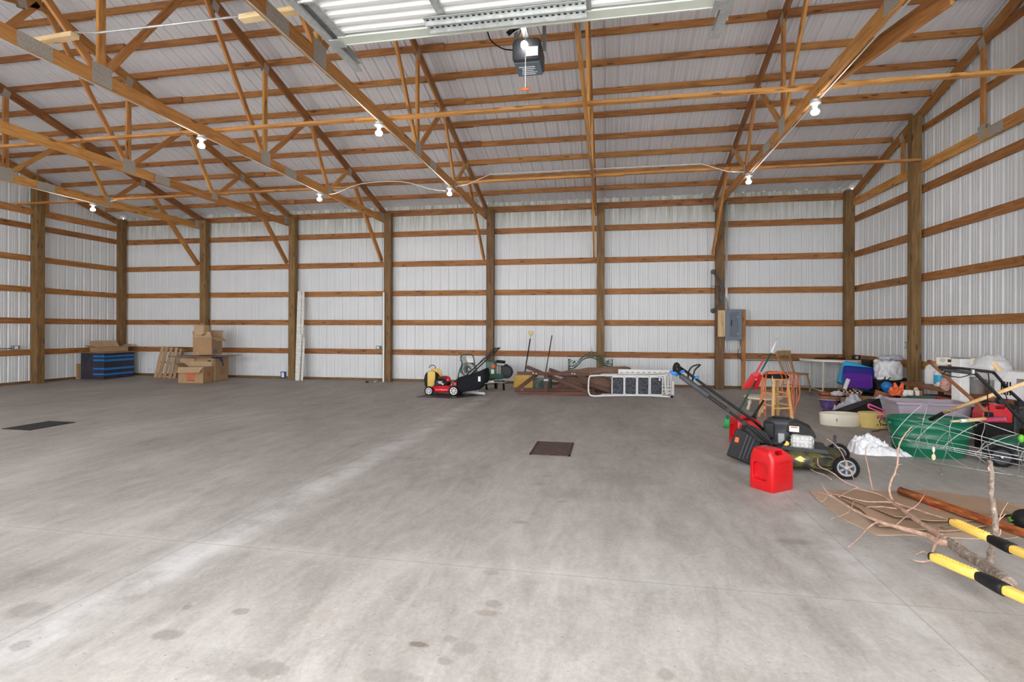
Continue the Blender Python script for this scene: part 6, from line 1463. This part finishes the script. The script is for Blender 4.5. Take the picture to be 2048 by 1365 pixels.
MB().tube([on_y(1859, 716, 7.2) - O, on_y(1872, 719, 7.15) - O], .012, 8).build('splinter', 'barkyhandle', r)
h0, h1, h2 = on_y(1903, 837, 6.2), on_y(1935, 835, 6.22), on_y(1972, 831, 6.25)
tool('short_handle', 'short pale wooden handle with white tape on the rim of the green tub', 'tool', (('wrapped_end', 'cutwood', [h0, lerp(h0, h1, .6)], [.010, .014]), ('tape', 'white', [lerp(h0, h1, .6), h1], .019), ('shaft', 'handlewood', [h1, h2], .019)), V((h0.x, h0.y, 0)))

# ---- wire tomato cages lying on the floor
def cage(lab, L0, L1, rads, base):
    """four long wires with square-round hoops; L0, L1 are lists of four end points"""
    r = thing('wire_cage', lab, 'plant cage', base); O = V(base)
    for a, b_ in zip(L0, L1):
        d = (b_ - a); MB().tube([a - O - d * .06, b_ - O + d * .02], .0032, 6).build('long_wire', 'galv', r)
    for t_ in rads:
        c = [lerp(a, b_, t_) - O for a, b_ in zip(L0, L1)]; pts = []
        for i in range(4):
            p, n_ = c[i], c[(i + 1) % 4]; m = sum(c, V()) / 4
            for k in range(6):
                u_ = k / 6; q = lerp(p, n_, u_); q = m + (q - m) * (1 + .22 * math.sin(PI * u_)); pts.append(q)
        MB().tube(pts, .0032, 6, closed=True).build('hoop', 'galv', r)
    return r
A = [on_y(1852, 800, 6.0), on_y(1848, 833, 5.55), on_y(1842, 890, 5.5), on_z(1826, 914, .012)]
Bp = [on_y(2075, 874, 5.4), on_y(2075, 898, 4.95), on_y(2075, 937, 4.9), on_z(2078, 951, .012)]
cage('upper galvanised wire plant cage lying in front of the green tub', [A[0], A[1], A[3], A[2] + V((0, .5, 0))], [Bp[0], Bp[1], Bp[3], Bp[2] + V((0, .5, 0))], (0.0, .26, .55, .85), (A[3].x, A[3].y, 0))
A = [on_y(1833, 840, 5.75), on_y(1800, 871, 5.4), on_z(1846, 884, .22), on_y(1842, 868, 5.95)]
Bp = [on_y(2075, 903, 5.1), on_y(2075, 918, 4.8), on_z(2075, 930, .10), on_y(2075, 912, 5.3)]
cage('lower galvanised wire plant cage nested under the upper one, sharp prongs at its left', A, Bp, (.05, .30, .62, .9), (A[2].x, A[2].y, 0))
p = on_y(1869, 913, 5.45); r = thing('tied_label', 'small crumpled cream tag hanging from the wire cage', 'tag', (p.x, p.y, max(.02, p.z)))
MB().ell((0, 0, .02), (.018, .012, .03), 10, 8).build('lower_wad', 'cutwood', r); MB().ell((0, 0, .09), (.012, .010, .028), 10, 8).build('upper_wad', 'cream', r)
MB().tube([V((0, 0, 0)), V((.003, 0, .10))], .004, 5).build('string', 'cutwood', r)
p = F(1886, 946); tag(MB().tube([p + V((0, 0, .008)), p + V((.03, .04, .02)), p + V((.05, .12, .04))], .006, 6).build('bent_prong', 'grey'), 'short bent dark prong on the floor below the wire cages', 'wire')

# ---- flattened cardboard, branch, pipe
def sheet_card(lab, pts, z, mat='card3', lift=.0, seed=1, holes=()):
    P = [F(*q) for q in pts]; c = sum(P, V()) / len(P); rnd = random.Random(seed); n = len(P); ring = []
    for i in range(n):
        a, b_ = P[i], P[(i + 1) % n]; k = max(2, int((b_ - a).length / .09))
        for j in range(k):
            q = lerp(a, b_, j / k); q.x += rnd.uniform(-.006, .006); q.y += rnd.uniform(-.006, .006); ring.append(q)
    secs = []
    for f_ in (1.0, .9, .75, .5, .25, .02):
        secs.append([V((c.x + (q.x - c.x) * f_, c.y + (q.y - c.y) * f_, z + lift * 1.6 * f_ ** 5 * (1 + .8 * math.sin(q.x * 11 + seed)) * (0.15 if (q.y > c.y) else 1) + .004)) for q in ring])
    o = MB().loft(secs, caps=False, smooth=False).build('flat_cardboard', mat, solid=.006); return tag(o, lab, 'cardboard')
sheet_card('bottom flattened cardboard sheet reaching farthest to the left on the floor', [(1621, 979), (1640, 1000), (1695, 1040), (1757, 1067), (1815, 1066), (1900, 1071), (2010, 1074), (2075, 1060), (2075, 1010), (1990, 1000), (1900, 987), (1835, 981), (1740, 980), (1668, 976)], .001, mat='cardlow', seed=2)
sheet_card('middle flattened cardboard sheet with a wavy torn front edge', [(1665, 985), (1720, 1020), (1762, 1056), (1830, 1063), (1930, 1062), (2060, 1045), (2070, 1012), (1985, 998), (1905, 985), (1850, 979), (1790, 985), (1720, 980)], .014, mat='card2b', lift=.007, seed=5)
sheet_card('top flattened cardboard sheet under the copper pipe', [(1668, 988), (1715, 1008), (1792, 1040), (1860, 1052), (1960, 1046), (2058, 1030), (2040, 1018), (1970, 997), (1900, 990), (1845, 984), (1760, 987)], .030, lift=.008, seed=9)
top_sheet = bpy.data.objects['flat_cardboard.002']
for (pp, nm) in (([(1768, 1015), (1790, 1014), (1808, 1021), (1790, 1025), (1774, 1022)], 'printed_patch'), ([(1855, 1004), (1872, 1003), (1892, 1014), (1880, 1017), (1862, 1010)], 'printed_patch'), ([(1836, 1032), (1880, 1026), (1886, 1029), (1842, 1036)], 'printed_bar'), ([(1884, 1048), (1905, 1044), (1910, 1047), (1890, 1051)], 'printed_bar')):
    P = [on_z(px, py, .038) for px, py in pp]
    MB().prism([(p.x, p.y) for p in P], .0365, .0395).build(nm, 'fadedprint' if nm == 'printed_patch' else 'greyprint', top_sheet)
q = [F(2018, 1042), F(2045, 1036), F(2050, 1046), F(2022, 1050)]
tag(MB().prism([(p.x, p.y) for p in q], .048, .052).build('green_leaf_print', 'lime'), 'small green patch at the right end of the flat cardboard', 'patch')
a, b_ = on_z(1803, 979, .06), on_z(2075, 1072, .06)
mm, L = frame(a, b_); n = 20
secs = [[V((L * t_, math.cos(2 * PI * k / n) * .030, math.sin(2 * PI * k / n) * .030)) for k in range(n)] for t_ in (0, .25, .5, .75, 1)]
inn = [[V((L * t_, math.cos(2 * PI * k / n) * .024, math.sin(2 * PI * k / n) * .024)) for k in range(n)] for t_ in (1, .5, 0)]
o = MB().loft(secs, caps=False).loft(inn, caps=False).loft([secs[0], inn[-1]], caps=False, smooth=False).build('copper_pipe', 'rust', mw=Matrix.Translation((0, 0, .012)) @ mm); tag(o, 'rusty copper coloured pipe lying across the flat cardboard', 'pipe')

r = thing('tree_branch', 'bare forked tree branch lying across the cardboard with twigs standing up', 'branch', (F(1905, 1085).x, F(1905, 1085).y, 0)); O = V(r.location)
def br_(pts, r0, r1, mat='twig', nm='twig', n=8):
    P = [on_z(px, py, z) - O for px, py, z in pts]; S = smoothpath(P, 4); k = len(S); rnd = random.Random(int(pts[0][0]))
    S = [p + V((rnd.uniform(-1, 1), rnd.uniform(-1, 1), rnd.uniform(-1, 1))) * min(r1, .006) * .4 for p in S]
    MB().tube(S, [(r1 + (r0 - r1) * (1 - i / (k - 1)) ** 1.5) * (1 + .04 * math.sin(i * 2.3) + .03 * math.sin(i * 5.1)) for i in range(k)], n).build(nm, mat, r)
br_([(2020, 1162, .12), (1975, 1125, .10), (1940, 1105, .09), (1912, 1086, .085), (1896, 1076, .08)], .034, .026, 'bark', 'trunk', 12)
br_([(1905, 1082, .08), (1880, 1078, .08), (1855, 1065, .08), (1800, 1050, .075), (1758, 1038, .07), (1720, 1020, .075), (1690, 1004, .08), (1668, 990, .09), (1640, 979, .10)], .025, .004, 'twig', 'limb')
br_([(1900, 1078, .085), (1870, 1058, .08), (1835, 1035, .075), (1812, 1018, .07), (1790, 1002, .07), (1786, 992, .075)], .024, .010, 'twig', 'limb')
br_([(1790, 1000, .07), (1765, 999, .07), (1740, 999, .08), (1708, 993, .08), (1680, 986, .085), (1662, 983, .09)], .008, .003)
br_([(1788, 1000, .07), (1830, 1012, .065), (1860, 1022, .065), (1900, 1034, .065), (1912, 1043, .06)], .009, .003)
br_([(1815, 1018, .075), (1838, 1003, .10), (1853, 981, .13)], .006, .003)
br_([(1795, 1012, .07), (1765, 1009, .07), (1735, 1010, .07)], .006, .003)
br_([(1760, 1038, .075), (1740, 1050, .05), (1720, 1072, .03), (1700, 1090, .02)], .007, .003)
br_([(1796, 1044, .075), (1812, 1030, .09), (1818, 1026, .10)], .005, .0025); br_([(1710, 996, .08), (1700, 1020, .05), (1664, 1034, .02)], .005, .0025)
br_([(1668, 990, .09), (1652, 975, .12), (1645, 960, .16)], .005, .002); br_([(1660, 985, .09), (1645, 1000, .05), (1630, 985, .08)], .004, .002)
br_([(1875, 1075, .09), (1880, 1065, .13), (1888, 1063, .15)], .006, .003); br_([(1873, 1080, .09), (1868, 1100, .05), (1880, 1075, .10), (1885, 1070, .12)], .005, .002)
br_([(1915, 1088, .09), (1920, 1080, .12), (1917, 1076, .14)], .012, .008, 'bark', 'stub'); br_([(1868, 1105, .03), (1850, 1098, .03), (1835, 1104, .02)], .005, .0025); br_([(1866, 1115, .03), (1845, 1118, .03), (1822, 1112, .03)], .006, .003)
# upright twig near the middle: rises from the fork
def up_(pts, Y, r0, r1, mat='twig', nm='upright_twig'):
    P = [on_y(px, py, Y + dy) - O for px, py, dy in pts]; S = smoothpath(P, 4); k = len(S); rnd = random.Random(int(pts[0][1]))
    S = [p + V((rnd.uniform(-1, 1), 0, rnd.uniform(-1, 1))) * min(r1, .006) * .6 for p in S]
    MB().tube(S, [(r1 + (r0 - r1) * (1 - i / (k - 1)) ** 1.5) * (1 + .06 * math.sin(i * 1.9)) for i in range(k)], 8).build(nm, mat, r)
Yf = on_z(1787, 996, .07).y
up_([(1788, 998, 0), (1781, 980, 0), (1783, 960, 0), (1792, 940, 0), (1797, 922, 0), (1797, 900, 0), (1801, 882, .02), (1809, 868, .02), (1816, 858, .02), (1826, 848, .02)], Yf, .009, .0045)
up_([(1793, 941, 0), (1800, 946, 0)], Yf, .003, .002); up_([(1797, 924, 0), (1806, 923, 0)], Yf, .003, .002)
Y2 = on_z(1745, 975, .05).y
up_([(1747, 975, 0), (1742, 950, 0), (1737, 925, 0), (1733, 905, 0), (1735, 890, 0)], Y2, .006, .003); up_([(1785, 998, 0), (1760, 984, .1), (1715, 973, .15), (1700, 978, .1), (1680, 990, .0)], Y2 - .25, .006, .003)
Y3 = on_z(1700, 965, .05).y
up_([(1712, 957, 0), (1698, 928, 0), (1684, 900, 0), (1672, 885, 0), (1655, 874, 0)], Y3, .004, .003); up_([(1720, 972, -.1), (1690, 958, -.05), (1665, 940, 0), (1640, 928, 0), (1637, 912, 0)], Y3, .006, .003); up_([(1665, 955, -.1), (1650, 945, 0), (1636, 941, 0), (1622, 934, 0)], Y3, .004, .002)
# thick upright at the right
Y4 = on_z(1980, 1125, .0).y
up_([(1981, 1122, 0), (1985, 1100, 0), (1990, 1080, 0), (1995, 1050, 0), (1993, 1025, 0), (1987, 1000, 0), (1985, 970, 0), (1986, 945, 0), (1984, 925, 0), (1981, 914, 0)], Y4, .019, .011, 'bark', 'upright_limb')
up_([(1995, 1040, 0), (2005, 1030, 0), (2015, 1020, 0)], Y4, .004, .002); up_([(2000, 1035, 0), (2008, 1015, 0), (2018, 998, 0)], Y4, .003, .0015); up_([(1981, 935, 0), (1979, 928, 0), (1981, 925, 0)], Y4, .006, .004)
up_([(1993, 1068, 0), (2003, 1062, 0), (2003, 1052, 0)], Y4, .006, .004)

# ---- lopper: two yellow handles reaching in from the right edge
r = thing('lopping_shears', 'yellow handled long loppers with black collars lying at the lower right edge', 'loppers', (on_z(1990, 1140, 0).x, on_z(1990, 1140, 0).y, 0)); O = V(r.location)
def lop(p0, p1, p2, p3, z0, z1):
    A_, B_, C_, D_ = [on_z(p[0], p[1], z0 + (z1 - z0) * i / 3) - O for i, p in enumerate((p0, p1, p2, p3))]
    ax_ = (D_ - A_).normalized(); lat_ = V((0, 0, 1)).cross(ax_).normalized(); upv = ax_.cross(lat_)
    def ring(c, w, h, k=8): return [c + lat_ * x + upv * y for x, y in rrect(w, h, min(w, h) * .35, 4)]
    g = MB().loft([ring(A_, .044, .040), ring(A_ + ax_ * .01, .050, .046), ring(lerp(A_, B_, .6), .050, .048), ring(B_, .046, .044)]).build('grip', 'yellow', r)
    L_ = (B_ - A_).length; k = MB()
    for i in range(22): c = lerp(A_, B_, .12 + .80 * i / 22) + upv * .0235; k.bar(c - lat_ * (.016 if i % 2 else .010), c + lat_ * (.016 if i % 2 else .010), .004, .006, tuple(upv))
    k.build('grip_ribs', 'yellow', g)
    MB().loft([ring(A_ - ax_ * .014, .036, .034), ring(A_ - ax_ * .008, .044, .042), ring(A_, .046, .042)]).build('end_cap', 'black', r)
    MB().loft([ring(lerp(B_, A_, .10), .030, .030), ring(lerp(B_, A_, .0), .050, .048), ring(lerp(B_, C_, .35), .058, .056), ring(lerp(B_, C_, .8), .064, .058), ring(C_, .062, .056)]).build('collar', 'black', r)
    MB().loft([ring(C_ - ax_ * .002, .050, .044), ring(D_ + ax_ * .6, .050, .044)], smooth=False).build('shaft', 'yellow', r, bevel=.004)
    return C_, D_, ax_
c1_ = lop((1869, 1108), (1962, 1147), (2016, 1174), (2060, 1192), .16, .17)
c2_ = lop((1908, 1038), (1986, 1072), (2030, 1092), (2060, 1105), .17, .18)
e1, e2 = c1_[1] + c1_[2] * .6, c2_[1] + c2_[2] * .6; j = (e1 + e2) / 2 + (c1_[2]) * .16; j.z = .10
MB().bar(e1, j, .03, .02).bar(e2, j, .03, .02).build('blade_arm', 'blackmetal', r); MB().cyl(j - V((0, 0, .02)), j + V((0, 0, .025)), .03, 16).build('pivot', 'blackmetal', r)
m4, _l = frame(j, j + c1_[2] * .25); MB().prism([(0, -.03), (.12, -.05), (.25, -.01), (.22, .01), (.10, .0), (0, .02)], -.004, .004, m4).build('blade', 'alu', r)
tag(MB().ell(on_y(2060, 1035, on_z(2050, 1050, 0).y) * 1.0 + V((0, 0, .0)), (.09, .09, .08)).build('black_ball', 'black'), 'black rounded object at the far right edge beside the copper pipe', 'object')
